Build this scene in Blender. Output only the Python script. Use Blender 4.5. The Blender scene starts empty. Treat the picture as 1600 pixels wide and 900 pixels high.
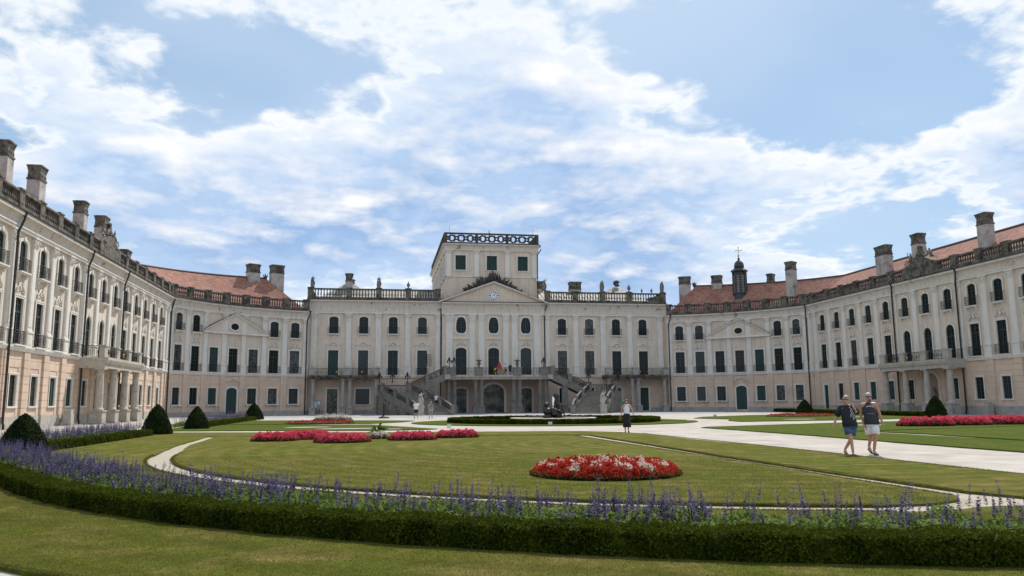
import bpy, bmesh, math, random
import numpy as np
from mathutils import Vector, Matrix, geometry

rng = np.random.default_rng(7)
random.seed(7)
R = math.radians
scene = bpy.context.scene
COL = scene.collection

# ------------------------------------------------------------------ camera, sky, sun, exposure
CAM = Vector((-16.825, 0.0, 1.60))
YAW, PITCH, ROLL, FPX = 0.1658, 0.1440, -0.0075, 1227.6
cam_data = bpy.data.cameras.new('camera')
cam_data.sensor_width = 36.0
cam_data.lens = FPX / 1600.0 * 36.0
cam_data.clip_start = 0.1
cam_data.clip_end = 6000.0
cam = bpy.data.objects.new('camera', cam_data)
COL.objects.link(cam)
fw = Vector((math.sin(YAW) * math.cos(PITCH), math.cos(YAW) * math.cos(PITCH), math.sin(PITCH)))
rt = Vector((math.cos(YAW), -math.sin(YAW), 0.0))
up = rt.cross(fw)
r2 = rt * math.cos(ROLL) + up * math.sin(ROLL)
u2 = up * math.cos(ROLL) - rt * math.sin(ROLL)
mw = Matrix.Identity(4)
for i in range(3):
    mw[i][0], mw[i][1], mw[i][2], mw[i][3] = r2[i], u2[i], -fw[i], CAM[i]
cam.matrix_world = mw
scene.camera = cam

SUN_EL, SUN_AZ = R(52.0), R(33.0)          # azimuth measured from +Y towards +X
SKY_STRENGTH = 0.10
world = bpy.data.worlds.new('World')
scene.world = world
world.use_nodes = True
wt = world.node_tree
wt.nodes.clear()
def WN(t, **k):
    n = wt.nodes.new(t)
    for a, v in k.items():
        setattr(n, a, v)
    return n
def wmath(op, a, b=None, c=None, clamp=False):
    n = WN('ShaderNodeMath', operation=op, use_clamp=clamp)
    for i, v in enumerate((a, b, c)):
        if v is None: continue
        if isinstance(v, (int, float)): n.inputs[i].default_value = v
        else: wt.links.new(v, n.inputs[i])
    return n.outputs[0]
sky = WN('ShaderNodeTexSky', sky_type='NISHITA', sun_disc=False)
sky.sun_elevation, sky.sun_rotation = SUN_EL, SUN_AZ
sky.altitude, sky.air_density, sky.dust_density, sky.ozone_density = 120.0, 1.0, 0.6, 1.2
tc = WN('ShaderNodeTexCoord')
sep = WN('ShaderNodeSeparateXYZ'); wt.links.new(tc.outputs['Generated'], sep.inputs[0])
zc = wmath('ADD', wmath('MAXIMUM', sep.outputs[2], 0.0), 0.22)
cmb = WN('ShaderNodeCombineXYZ')
wt.links.new(wmath('DIVIDE', sep.outputs[0], zc), cmb.inputs[0])
wt.links.new(wmath('DIVIDE', sep.outputs[1], zc), cmb.inputs[1])
def wnoise(scale, detail, rough, off, dist=0.0, src=None):
    mp = WN('ShaderNodeMapping'); mp.inputs['Location'].default_value = off
    wt.links.new(src if src is not None else cmb.outputs[0], mp.inputs[0])
    n = WN('ShaderNodeTexNoise'); n.inputs['Scale'].default_value = scale; n.inputs['Detail'].default_value = detail
    n.inputs['Roughness'].default_value = rough; n.inputs['Distortion'].default_value = dist
    wt.links.new(mp.outputs[0], n.inputs['Vector']); return n.outputs['Fac']
CLOUD_OFF = (8.8, 44.6, 0.0)
DENS_SHIFT = 0.068
def wvec(op, a, b_):
    n = WN('ShaderNodeVectorMath', operation=op)
    for i, v in enumerate((a, b_)):
        if v is None: continue
        if isinstance(v, tuple): n.inputs[i].default_value = v
        else: wt.links.new(v, n.inputs[i])
    return n.outputs[0]
def wscale(c, k):
    n = WN('ShaderNodeVectorMath', operation='SCALE'); wt.links.new(c, n.inputs[0]); n.inputs['Scale'].default_value = k; return n.outputs[0]
kz = math.cos(SUN_EL) / (math.sin(SUN_EL) + .22)
psun = (math.sin(SUN_AZ) * kz, math.cos(SUN_AZ) * kz, 0.0)
tosun = wvec('NORMALIZE', wvec('SUBTRACT', psun, cmb.outputs[0]), None)
def billow(scale, off, src):
    mp = WN('ShaderNodeMapping'); mp.inputs['Location'].default_value = off; wt.links.new(src, mp.inputs[0])
    v = WN('ShaderNodeTexVoronoi', feature='F1'); v.inputs['Scale'].default_value = scale; v.inputs['Detail'].default_value = 3.0
    v.inputs['Roughness'].default_value = 0.62; v.inputs['Lacunarity'].default_value = 2.1; v.normalize = True
    wt.links.new(mp.outputs[0], v.inputs['Vector']); return wmath('SUBTRACT', 1.0, v.outputs['Distance'])
def density(src):
    w_ = WN('ShaderNodeVectorMath', operation='ADD'); nz = WN('ShaderNodeTexNoise'); nz.inputs['Scale'].default_value = 2.0; nz.inputs['Detail'].default_value = 4.0; wt.links.new(src, nz.inputs['Vector'])
    wt.links.new(src, w_.inputs[0]); wt.links.new(wscale(nz.outputs['Color'], 0.16), w_.inputs[1]); q = w_.outputs[0]
    a = wmath('MULTIPLY', wnoise(0.95, 5.0, 0.48, CLOUD_OFF, 0.1, src), 0.70)
    b_ = wmath('MULTIPLY', billow(3.3, (5.1, 2.7, 0.0), q), 0.22)
    c_ = wmath('MULTIPLY', wnoise(7.0, 8.0, 0.60, (1.7, 4.2, 3.0), 0.2, src), 0.17)
    return wmath('SUBTRACT', wmath('ADD', wmath('ADD', a, b_), c_), DENS_SHIFT)
n_veil = wnoise(0.6, 4.0, 0.5, (9.0, 2.0, 5.0), 0.0)
dens = density(cmb.outputs[0])
dens_s = density(wvec('ADD', cmb.outputs[0], wscale(tosun, 0.10)))
lit = wmath('ADD', wmath('MULTIPLY', wmath('SUBTRACT', dens, dens_s), 9.0), 0.14, None, True)
def wramp(fac, stops, interp='EASE'):
    n = WN('ShaderNodeValToRGB'); n.color_ramp.interpolation = interp
    while len(n.color_ramp.elements) < len(stops): n.color_ramp.elements.new(0.5)
    for e, (p, c) in zip(n.color_ramp.elements, stops):
        e.position = p; e.color = (c[0], c[1], c[2], 1.0)
    wt.links.new(fac, n.inputs[0]); return n.outputs[0]
def wmix(fac, a, b_):
    m = WN('ShaderNodeMix', data_type='RGBA')
    if isinstance(fac, float): m.inputs['Factor'].default_value = fac
    else: wt.links.new(fac, m.inputs['Factor'])
    for i, v in ((6, a), (7, b_)):
        if isinstance(v, tuple): m.inputs[i].default_value = (*v, 1)
        else: wt.links.new(v, m.inputs[i])
    return m.outputs[2]
hazy = wmix(0.52, sky.outputs[0], tuple(c * 0.92 / SKY_STRENGTH for c in (.42, .66, .95)))
veil = wramp(n_veil, [(0.42, (0, 0, 0)), (0.68, (.6, .6, .6))])
base = wmix(veil, hazy, tuple(c / SKY_STRENGTH for c in (.66, .78, .93)))
cover = wramp(dens, [(0.455, (0, 0, 0)), (0.498, (1, 1, 1))])
core = wramp(dens, [(0.455, (.93, .97, 1.0)), (0.487, (.92, .96, 1.0)), (0.515, (.60, .74, .93)), (0.55, (.47, .63, .88)), (0.63, (.34, .51, .79))])
ccol = wmix(lit, core, (1.0, 1.0, 1.0))
mixo = wmix(cover, base, wscale(ccol, 0.98 / SKY_STRENGTH))
bg = WN('ShaderNodeBackground'); bg.inputs['Strength'].default_value = SKY_STRENGTH
wt.links.new(mixo, bg.inputs['Color'])
try:
    world.cycles.sampling_method = 'MANUAL'; world.cycles.sample_map_resolution = 512
except Exception: pass
wo = WN('ShaderNodeOutputWorld'); wt.links.new(bg.outputs[0], wo.inputs['Surface'])

sun_data = bpy.data.lights.new('sun', 'SUN')
sun_data.energy = 5.0
sun_data.angle = R(0.5)
sun_data.color = (1.0, 0.95, 0.87)
sun = bpy.data.objects.new('sun', sun_data); COL.objects.link(sun)
sdir = Vector((math.sin(SUN_AZ) * math.cos(SUN_EL), math.cos(SUN_AZ) * math.cos(SUN_EL), math.sin(SUN_EL)))
sun.rotation_euler = sdir.to_track_quat('Z', 'Y').to_euler()
sun.location = (30, 60, 80)

vs = scene.view_settings
vs.view_transform = 'Standard'; vs.look = 'None'; vs.gamma = 1.0; vs.exposure = 0.08; vs.use_curve_mapping = False
scene.render.engine = 'CYCLES'
scene.render.resolution_x, scene.render.resolution_y = 1024, 576

# ------------------------------------------------------------------ materials
MATS = {}
def mat(name, col, rough=0.8, var=0.0, vscale=1.0, col2=None, c2lo=0.5, c2hi=0.7, bump=0.0, bscale=20.0, metal=0.0, spec=0.5, island=0.0, stretch=None, coord='Object', detail=6.0, streak=0.0):
    if name in MATS: return MATS[name]
    m = bpy.data.materials.new(name); m.use_nodes = True
    nt = m.node_tree; b = nt.nodes['Principled BSDF']
    b.inputs['Roughness'].default_value = rough; b.inputs['Metallic'].default_value = metal
    b.inputs['Specular IOR Level'].default_value = spec
    N = lambda t: nt.nodes.new(t)
    tcn = N('ShaderNodeTexCoord'); vec = None
    geo = N('ShaderNodeNewGeometry')
    src = geo.outputs['Position']
    mp = N('ShaderNodeMapping'); nt.links.new(src, mp.inputs[0])
    if stretch: mp.inputs['Scale'].default_value = stretch
    vec = mp.outputs[0]
    c = N('ShaderNodeRGB'); c.outputs[0].default_value = (*col, 1); out = c.outputs[0]
    def noise(sc, de=6.0, ro=0.6):
        n = N('ShaderNodeTexNoise'); n.inputs['Scale'].default_value = sc; n.inputs['Detail'].default_value = de; n.inputs['Roughness'].default_value = ro
        nt.links.new(vec, n.inputs['Vector']); return n.outputs['Fac']
    if col2 is not None:
        rp = N('ShaderNodeMapRange'); rp.inputs['From Min'].default_value = c2lo; rp.inputs['From Max'].default_value = c2hi
        nt.links.new(noise(vscale, detail), rp.inputs['Value'])
        mx = N('ShaderNodeMix'); mx.data_type = 'RGBA'; nt.links.new(rp.outputs[0], mx.inputs['Factor']); nt.links.new(out, mx.inputs[6]); mx.inputs[7].default_value = (*col2, 1); out = mx.outputs[2]
    if var > 0:
        hs = N('ShaderNodeHueSaturation'); rp = N('ShaderNodeMapRange'); rp.inputs['To Min'].default_value = 1 - var; rp.inputs['To Max'].default_value = 1 + var
        rp.inputs['From Min'].default_value = 0.3; rp.inputs['From Max'].default_value = 0.7
        nt.links.new(noise(vscale * 2.3, 5.0), rp.inputs['Value']); nt.links.new(rp.outputs[0], hs.inputs['Value']); nt.links.new(out, hs.inputs['Color']); out = hs.outputs[0]
    if streak > 0:
        mp2 = N('ShaderNodeMapping'); mp2.inputs['Scale'].default_value = (1.6, 1.6, .16); nt.links.new(src, mp2.inputs[0])
        n2 = N('ShaderNodeTexNoise'); n2.inputs['Scale'].default_value = 1.5; n2.inputs['Detail'].default_value = 7.0; n2.inputs['Roughness'].default_value = .65; nt.links.new(mp2.outputs[0], n2.inputs['Vector'])
        rp = N('ShaderNodeMapRange'); rp.inputs['From Min'].default_value = .50; rp.inputs['From Max'].default_value = .74; rp.inputs['To Max'].default_value = streak; nt.links.new(n2.outputs['Fac'], rp.inputs['Value'])
        mx = N('ShaderNodeMix'); mx.data_type = 'RGBA'; nt.links.new(rp.outputs[0], mx.inputs['Factor']); nt.links.new(out, mx.inputs[6]); mx.inputs[7].default_value = (.27, .235, .20, 1); out = mx.outputs[2]
    if island > 0:
        hs = N('ShaderNodeHueSaturation'); rp = N('ShaderNodeMapRange'); rp.inputs['To Min'].default_value = 1 - island; rp.inputs['To Max'].default_value = 1 + island
        nt.links.new(geo.outputs['Random Per Island'], rp.inputs['Value']); nt.links.new(rp.outputs[0], hs.inputs['Value']); nt.links.new(out, hs.inputs['Color']); out = hs.outputs[0]
    nt.links.new(out, b.inputs['Base Color'])
    if bump > 0:
        bp = N('ShaderNodeBump'); bp.inputs['Strength'].default_value = 1.0; bp.inputs['Distance'].default_value = bump
        nt.links.new(noise(bscale, 6.0), bp.inputs['Height']); nt.links.new(bp.outputs[0], b.inputs['Normal'])
    MATS[name] = m
    return m

def translucent(m, col, amt=0.35):
    nt = m.node_tree; b = nt.nodes['Principled BSDF']; o = nt.nodes['Material Output']
    t = nt.nodes.new('ShaderNodeBsdfTranslucent'); t.inputs['Color'].default_value = (*col, 1)
    mx = nt.nodes.new('ShaderNodeMixShader'); mx.inputs[0].default_value = amt
    nt.links.new(b.outputs[0], mx.inputs[1]); nt.links.new(t.outputs[0], mx.inputs[2]); nt.links.new(mx.outputs[0], o.inputs['Surface'])
    return m

mat('plaster', (.635, .54, .435), .9, .06, .35, (.52, .44, .365), .52, .75, .004, 25, streak=.45)
mat('plaster_rose', (.64, .485, .365), .9, .07, .4, (.50, .38, .30), .5, .75, .004, 25, streak=.4)
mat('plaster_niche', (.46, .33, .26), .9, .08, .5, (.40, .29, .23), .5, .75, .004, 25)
mat('trim', (.70, .66, .595), .85, .05, .8, (.58, .545, .49), .55, .8, .003, 30, streak=.35)
mat('cove', (.60, .54, .465), .9, .08, .9, (.26, .21, .15), .60, .68, .004, 18, streak=.5)
mat('ashlar', (.42, .38, .32), .9, .12, 1.2, (.30, .27, .22), .5, .7, .006, 14)
mat('ashlar_grey', (.36, .335, .30), .9, .12, 1.2, (.25, .23, .20), .5, .7, .006, 14)
mat('lichen_stone', (.150, .132, .105), .95, .28, 1.6, (.050, .046, .040), .44, .60, .01, 12)
mat('dark_stone', (.075, .068, .058), .95, .2, 2.0, (.05, .045, .042), .45, .62, .01, 12)
mat('statue_stone', (.20, .185, .16), .9, .2, 3.0, (.085, .08, .072), .5, .62, .01, 14)
mat('stair_stone_shaded', (.215, .195, .165), .9, .14, 1.4, (.13, .118, .10), .5, .7, .006, 14)  # colour darkened to stand in for the palace's shadow over the stairs
mat('rail_stone_shaded', (.125, .112, .095), .9, .14, 1.4, (.08, .072, .062), .5, .7, .006, 14)  # handrail colour darkened further, shade put in where its top catches sun
mat('pale_stone', (.46, .42, .35), .9, .12, 2.0, (.27, .24, .19), .52, .7, .006, 14)
mat('chimney_plaster', (.44, .40, .37), .92, .18, .9, (.20, .175, .15), .48, .68, .01, 9, streak=.5)
mat('green_paint', (.012, .032, .029), .45, .1, 1.0)
mat('shutter_green', (.012, .042, .034), .55, .12, 1.0)
mat('sash_paint', (.036, .052, .047), .5, .1, 1.0)
mat('glass_dim', (.030, .034, .033), .12, .25, 3.0, spec=0.35)
mat('glass_curtain', (.115, .110, .098), .25, .35, 2.5, (.02, .022, .022), .45, .6, spec=0.35)
mat('portal_glass_lit', (.20, .18, .145), .25, .35, 1.2, (.04, .038, .034), .45, .6, spec=0.3)  # pale colour paints in reflections and light passing through the doors
g = mat('glass', (.006, .009, .009), .10, .0, 1.0, spec=0.28)
mat('iron', (.020, .021, .023), .5, .1, 3.0, metal=.3)
mat('gilt', (.55, .36, .09), .35, .15, 8.0, metal=.7)
mat('pipe_metal', (.035, .031, .029), .5, .15, 2.0, metal=.3)
mat('gutter_metal', (.060, .056, .052), .7, .2, 2.0)
rt_ = mat('roof_tile', (.32, .145, .10), .85, .16, 1.1, (.22, .09, .06), .46, .68, .0, 6.0)
def tile_rows(m):
    nt = m.node_tree; b_ = nt.nodes['Principled BSDF']; N = lambda t: nt.nodes.new(t); geo = N('ShaderNodeNewGeometry')
    wv = N('ShaderNodeTexWave'); wv.wave_type = 'BANDS'; wv.bands_direction = 'Z'; wv.wave_profile = 'SAW'; wv.inputs['Scale'].default_value = 1.35; wv.inputs['Distortion'].default_value = .25; wv.inputs['Detail'].default_value = 1.0
    nt.links.new(geo.outputs['Position'], wv.inputs['Vector'])
    bp = N('ShaderNodeBump'); bp.inputs['Distance'].default_value = .06; nt.links.new(wv.outputs['Fac'], bp.inputs['Height']); nt.links.new(bp.outputs[0], b_.inputs['Normal'])
    vo = N('ShaderNodeTexVoronoi'); vo.inputs['Scale'].default_value = 4.0; nt.links.new(geo.outputs['Position'], vo.inputs['Vector'])
    hs = N('ShaderNodeHueSaturation'); rp = N('ShaderNodeMapRange'); rp.inputs['To Min'].default_value = .80; rp.inputs['To Max'].default_value = 1.20
    sp = N('ShaderNodeSeparateColor'); nt.links.new(vo.outputs['Color'], sp.inputs[0]); nt.links.new(sp.outputs[0], rp.inputs['Value']); nt.links.new(rp.outputs[0], hs.inputs['Value'])
    l = b_.inputs['Base Color'].links[0]; nt.links.new(l.from_socket, hs.inputs['Color']); nt.links.new(hs.outputs[0], b_.inputs['Base Color'])
tile_rows(rt_)
mat('roof_metal', (.26, .245, .21), .75, .14, .9, (.17, .155, .13), .48, .68)
mat('copper_dark', (.045, .050, .055), .5, .15, 1.5, metal=.3)
mat('gravel', (.385, .345, .30), .95, .14, .45, (.29, .252, .21), .44, .68, .012, 45, detail=14.0)
mat('gravel_path', (.33, .29, .225), .95, .14, 4.0, (.26, .21, .14), .5, .7, .008, 60)
mat('paving', (.27, .275, .29), .9, .08, .5, (.22, .225, .24), .45, .65, .003, 30)
mat('clock_white', (.72, .72, .72), .6)
mat('black', (.012, .012, .013), .6)
mat('red_cloth', (.42, .022, .028), .75, .1, 6)
mat('bronze', (.040, .032, .026), .4, .25, 4.0, (.14, .10, .055), .55, .7, .01, 9, metal=.5)
w = mat('water_white', (.85, .88, .90), .25)
mat('soil', (.06, .045, .032), .95, .2, 5)

def grass_material(name, c1, c2, c3, stripes=True):
    m = bpy.data.materials.new(name); m.use_nodes = True; nt = m.node_tree; b = nt.nodes['Principled BSDF']
    N = lambda t: nt.nodes.new(t)
    geo = N('ShaderNodeNewGeometry')
    def noise(sc, de, ro, stretch=(1, 1, 1)):
        mp = N('ShaderNodeMapping'); mp.inputs['Scale'].default_value = stretch; nt.links.new(geo.outputs['Position'], mp.inputs[0])
        n = N('ShaderNodeTexNoise'); n.inputs['Scale'].default_value = sc; n.inputs['Detail'].default_value = de; n.inputs['Roughness'].default_value = ro
        nt.links.new(mp.outputs[0], n.inputs['Vector']); return n.outputs['Fac']
    def mixc(f, a, bcol, lo, hi):
        rp = N('ShaderNodeMapRange'); rp.inputs['From Min'].default_value = lo; rp.inputs['From Max'].default_value = hi; nt.links.new(f, rp.inputs['Value'])
        mx = N('ShaderNodeMix'); mx.data_type = 'RGBA'; nt.links.new(rp.outputs[0], mx.inputs['Factor'])
        if isinstance(a, tuple): mx.inputs[6].default_value = (*a, 1)
        else: nt.links.new(a, mx.inputs[6])
        mx.inputs[7].default_value = (*bcol, 1); return mx.outputs[2]
    o = mixc(noise(.28, 5, .6), c1, c2, .42, .62)
    o = mixc(noise(1.1, 7, .65), o, c3, .50, .70)
    def val(f, o, amt, lo=.3, hi=.7):
        hs = N('ShaderNodeHueSaturation'); rp = N('ShaderNodeMapRange'); rp.inputs['From Min'].default_value = lo; rp.inputs['From Max'].default_value = hi
        rp.inputs['To Min'].default_value = 1 - amt; rp.inputs['To Max'].default_value = 1 + amt
        nt.links.new(f, rp.inputs['Value']); nt.links.new(rp.outputs[0], hs.inputs['Value']); nt.links.new(o, hs.inputs['Color']); return hs.outputs[0]
    if stripes:
        wv = N('ShaderNodeTexWave'); wv.wave_type = 'RINGS'; wv.rings_direction = 'Z'
        mp = N('ShaderNodeMapping'); mp.inputs['Location'].default_value = (5.2, -28.4, 0); nt.links.new(geo.outputs['Position'], mp.inputs[0]); nt.links.new(mp.outputs[0], wv.inputs['Vector'])
        wv.inputs['Scale'].default_value = .42; wv.inputs['Distortion'].default_value = 1.2; wv.inputs['Detail'].default_value = 2.0; wv.inputs['Detail Scale'].default_value = .6
        o = val(wv.outputs['Fac'], o, .10, 0, 1)
    o = val(noise(2.2, 6, .7), o, .16)
    o = val(noise(9.0, 6, .7, (1, 1, 1)), o, .24)
    o = val(noise(60.0, 3, .7), o, .25)
    nt.links.new(o, b.inputs['Base Color']); b.inputs['Roughness'].default_value = 1.0; b.inputs['Specular IOR Level'].default_value = .04
    bp = N('ShaderNodeBump'); bp.inputs['Distance'].default_value = .02; nt.links.new(noise(45, 5, .7), bp.inputs['Height']); nt.links.new(bp.outputs[0], b.inputs['Normal'])
    MATS[name] = m
    return m
grass_material('lawn', (.080, .091, .0125), (.106, .099, .021), (.155, .122, .040))
grass_material('lawn_green', (.052, .080, .009), (.070, .085, .013), (.095, .09, .02), False)

def leafmat(name, col, col2, island=.35, tr=.3, vs_=2.0):
    m = mat(name, col, .8, .12, vs_, col2, .42, .62, spec=.04, island=island)
    return translucent(m, tuple(min(1, c * 1.6) for c in col2), tr)
leafmat('box_leaf', (.024, .036, .003), (.052, .066, .005), .62, .20)
leafmat('yew_leaf', (.012, .022, .008), (.024, .036, .010), .4, .12)
leafmat('salvia_leaf', (.080, .120, .026), (.125, .170, .045), .5, .4)
leafmat('salvia_bloom', (.068, .058, .122), (.108, .090, .180), .5, .15)
leafmat('blade', (.088, .098, .015), (.140, .118, .034), .4, .2, .55)
leafmat('begonia_red', (.30, .020, .012), (.44, .045, .024), .5, .15, 3)
leafmat('begonia_pink', (.50, .052, .085), (.62, .10, .14), .4, .15, 3)
leafmat('begonia_white', (.52, .44, .36), (.62, .55, .48), .25, .2, 3)
leafmat('begonia_leaf', (.055, .035, .014), (.085, .070, .022), .4, .25, 3)

# ------------------------------------------------------------------ mesh helpers
WM = {}
def obj(name, me, parent=None, M=None, **props):
    o = bpy.data.objects.new(name, me); COL.objects.link(o)
    M = M if M is not None else Matrix.Identity(4)
    o.matrix_basis = M
    if parent is not None:
        o.parent = parent; o.matrix_parent_inverse = WM[parent.name].inverted()
    WM[o.name] = M
    for k, v in props.items(): o[k] = v
    return o
def T(x, y, z, rz=0.0, s=1.0):
    return Matrix.Translation((x, y, z)) @ Matrix.Rotation(rz, 4, 'Z') @ Matrix.Scale(s, 4)
def thing(name, label, cat, loc, rz=0.0, group=None):
    o = obj(name, None, None, T(*loc, rz)); o.empty_display_size = .3
    o['label'] = label; o['category'] = cat
    if group: o['group'] = group
    return o
def tag(o, label, cat, group=None):
    o['label'] = label; o['category'] = cat
    if group: o['group'] = group
    return o

class MB:
    def __init__(s): s.v = []; s.f = []
    def add(s, vs, fs):
        n = len(s.v); s.v += [tuple(v) for v in vs]; s.f += [tuple(i + n for i in f) for f in fs]; return s
    def box(s, x0, x1, y0, y1, z0, z1):
        return s.add([(x0, y0, z0), (x1, y0, z0), (x1, y1, z0), (x0, y1, z0), (x0, y0, z1), (x1, y0, z1), (x1, y1, z1), (x0, y1, z1)],
                     [(3, 2, 1, 0), (4, 5, 6, 7), (0, 1, 5, 4), (1, 2, 6, 5), (2, 3, 7, 6), (3, 0, 4, 7)])
    def frus(s, cx, cy, z0, z1, a0, b0, a1, b1):
        return s.add([(cx - a0, cy - b0, z0), (cx + a0, cy - b0, z0), (cx + a0, cy + b0, z0), (cx - a0, cy + b0, z0),
                      (cx - a1, cy - b1, z1), (cx + a1, cy - b1, z1), (cx + a1, cy + b1, z1), (cx - a1, cy + b1, z1)],
                     [(3, 2, 1, 0), (4, 5, 6, 7), (0, 1, 5, 4), (1, 2, 6, 5), (2, 3, 7, 6), (3, 0, 4, 7)])
    def eloft(s, rings, n=14):                      # rings: (cx,cy,cz,rx,ry)
        vs = []; m = len(rings)
        for cx, cy, cz, rx, ry in rings: vs += [(cx + rx * math.cos(k * 2 * math.pi / n), cy + ry * math.sin(k * 2 * math.pi / n), cz) for k in range(n)]
        fs = [(i * n + k, i * n + (k + 1) % n, (i + 1) * n + (k + 1) % n, (i + 1) * n + k) for i in range(m - 1) for k in range(n)]
        return s.add(vs, fs + [tuple(range(n - 1, -1, -1)), tuple(range((m - 1) * n, m * n))])
    def prism(s, poly, y0, y1):                    # poly in (x,z), extruded along y
        n = len(poly); vs = [(x, y0, z) for x, z in poly] + [(x, y1, z) for x, z in poly]
        fs = [tuple(range(n)), tuple(range(2 * n - 1, n - 1, -1))] + [(i, i + n, (i + 1) % n + n, (i + 1) % n) for i in range(n)]
        return s.add(vs, fs)
    def ring(s, inner, outer, y0, y1):             # strip between two open curves in (x,z), with thickness
        n = len(inner)
        vs = [(x, y0, z) for x, z in inner] + [(x, y0, z) for x, z in outer] + [(x, y1, z) for x, z in inner] + [(x, y1, z) for x, z in outer]
        fs = []
        for i in range(n - 1):
            fs += [(i, i + 1, n + i + 1, n + i), (2 * n + i, 3 * n + i, 3 * n + i + 1, 2 * n + i + 1), (i, 2 * n + i, 2 * n + i + 1, i + 1), (n + i, n + i + 1, 3 * n + i + 1, 3 * n + i)]
        fs += [(0, n, 3 * n, 2 * n), (n - 1, 3 * n - 1, 4 * n - 1, 2 * n - 1)]
        return s.add(vs, fs)
    def tube(s, pts, r, n=6, cap=True):
        pts = [Vector(p) for p in pts]; m = len(pts); vs = []; fs = []
        rs = r if isinstance(r, (list, tuple)) else [r] * m
        ref = None
        for i, p in enumerate(pts):
            t = (pts[min(i + 1, m - 1)] - pts[max(i - 1, 0)]).normalized()
            if ref is None: ref = Vector((0, 0, 1)) if abs(t.z) < .9 else Vector((1, 0, 0))
            a = t.cross(ref)
            if a.length < 1e-5: a = t.cross(Vector((0, 1, 0)))
            a.normalize(); b = t.cross(a).normalized()
            vs += [p + (a * math.cos(k * 2 * math.pi / n) + b * math.sin(k * 2 * math.pi / n)) * rs[i] for k in range(n)]
        for i in range(m - 1):
            fs += [(i * n + k, i * n + (k + 1) % n, (i + 1) * n + (k + 1) % n, (i + 1) * n + k) for k in range(n)]
        if cap: fs += [tuple(range(n - 1, -1, -1)), tuple(range((m - 1) * n, m * n))]
        return s.add(vs, fs)
    def lathe(s, prof, n=8, cx=0, cy=0, a0=0.0, sq=1.0):
        vs = []; fs = []; m = len(prof)
        for r, z in prof: vs += [(cx + r * math.cos(a0 + k * 2 * math.pi / n), cy + sq * r * math.sin(a0 + k * 2 * math.pi / n), z) for k in range(n)]
        for i in range(m - 1):
            fs += [(i * n + k, i * n + (k + 1) % n, (i + 1) * n + (k + 1) % n, (i + 1) * n + k) for k in range(n)]
        fs += [tuple(range(n - 1, -1, -1)), tuple(range((m - 1) * n, m * n))]
        return s.add(vs, fs)
    def blob(s, c, r, seed=0, amp=.25, sub=2):
        bm = bmesh.new(); bmesh.ops.create_icosphere(bm, subdivisions=sub, radius=1.0)
        rr = random.Random(seed); ph = [rr.uniform(0, 6) for _ in range(6)]
        vs = []
        for v in bm.verts:
            p = v.co; k = 1 + amp * (math.sin(3.1 * p.x + ph[0]) * math.sin(2.7 * p.y + ph[1]) + .6 * math.sin(5.3 * p.z + ph[2]) * math.sin(4.1 * p.x + ph[3]))
            vs.append((c[0] + p.x * r[0] * k, c[1] + p.y * r[1] * k, c[2] + p.z * r[2] * k))
        fs = [tuple(v.index for v in f.verts) for f in bm.faces]; bm.free()
        return s.add(vs, fs)
    def mesh(s, name, m, smooth=False):
        me = bpy.data.meshes.new(name); me.from_pydata(s.v, [], s.f)
        if m: me.materials.append(MATS[m])
        if smooth: me.polygons.foreach_set('use_smooth', [True] * len(me.polygons))
        me.update(); return me
    def make(s, name, m, parent=None, M=None, smooth=False, **props):
        return obj(name, s.mesh(name, m, smooth), parent, M, **props)

CACHE = {}
def cached(key, fn):
    if key not in CACHE: CACHE[key] = fn()
    return CACHE[key]

def arcpts(hw, z0, z1, rise, n=10):                # outline of an opening: up the left, over the arch, down the right
    if rise <= 0: return [(-hw, z0), (-hw, z1), (hw, z1), (hw, z0)]
    zs = z1 - rise
    return [(-hw, z0)] + [(-hw * math.cos(math.pi * i / n), zs + rise * math.sin(math.pi * i / n)) for i in range(n + 1)] + [(hw, z0)]
def offs(pts, hw, z1, d, rise):
    k = (hw + d) / hw
    if rise <= 0: return [(-hw - d, pts[0][1]), (-hw - d, z1 + d), (hw + d, z1 + d), (hw + d, pts[-1][1])]
    zs = z1 - rise
    return [(x * k, z if (i == 0 or i == len(pts) - 1) else zs + (z - zs) * (rise + d) / rise) for i, (x, z) in enumerate(pts)]

# ------------------------------------------------------------------ windows and doors (local frame: X right, Y into the wall, Z up)
def m_frame(w, h, rise, cols, rows, transom=None, d=.09):
    b = MB(); hw = w / 2; y0, y1 = d, d + .07
    o = arcpts(hw, 0, h, rise); i = [(x * (hw - .07) / hw, max(.07, z - .07) if z > .01 else .07) for x, z in o]
    b.ring(i, o, y0, y1); b.box(-hw, hw, y0, y1, 0, .07)
    def top(x): return h - .02 if rise <= 0 else h - rise + rise * math.sqrt(max(0, 1 - (x / hw) ** 2)) - .02
    b.box(-.045, .045, y0 - .01, y1, .05, top(0))
    for c in range(1, cols):
        x = -hw + w * c / cols
        if abs(x) > .03: b.box(x - .016, x + .016, y0 + .02, y1, .05, top(x))
    for r in range(1, rows):
        z = h * r / rows; xx = hw - .03
        if rise > 0 and z > h - rise: xx = hw * math.sqrt(max(0, 1 - ((z - h + rise) / rise) ** 2)) - .03
        b.box(-xx, xx, y0 + .02, y1, z - .016, z + .016)
    if transom: b.box(-hw + .05, hw - .05, y0 - .015, y1, transom - .05, transom + .05)
    return b
def m_glass(w, h, rise, y):
    b = MB(); p = arcpts(w / 2 + .01, -.01, h + .01, rise); return b.prism(p, y, y + .02)
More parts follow.
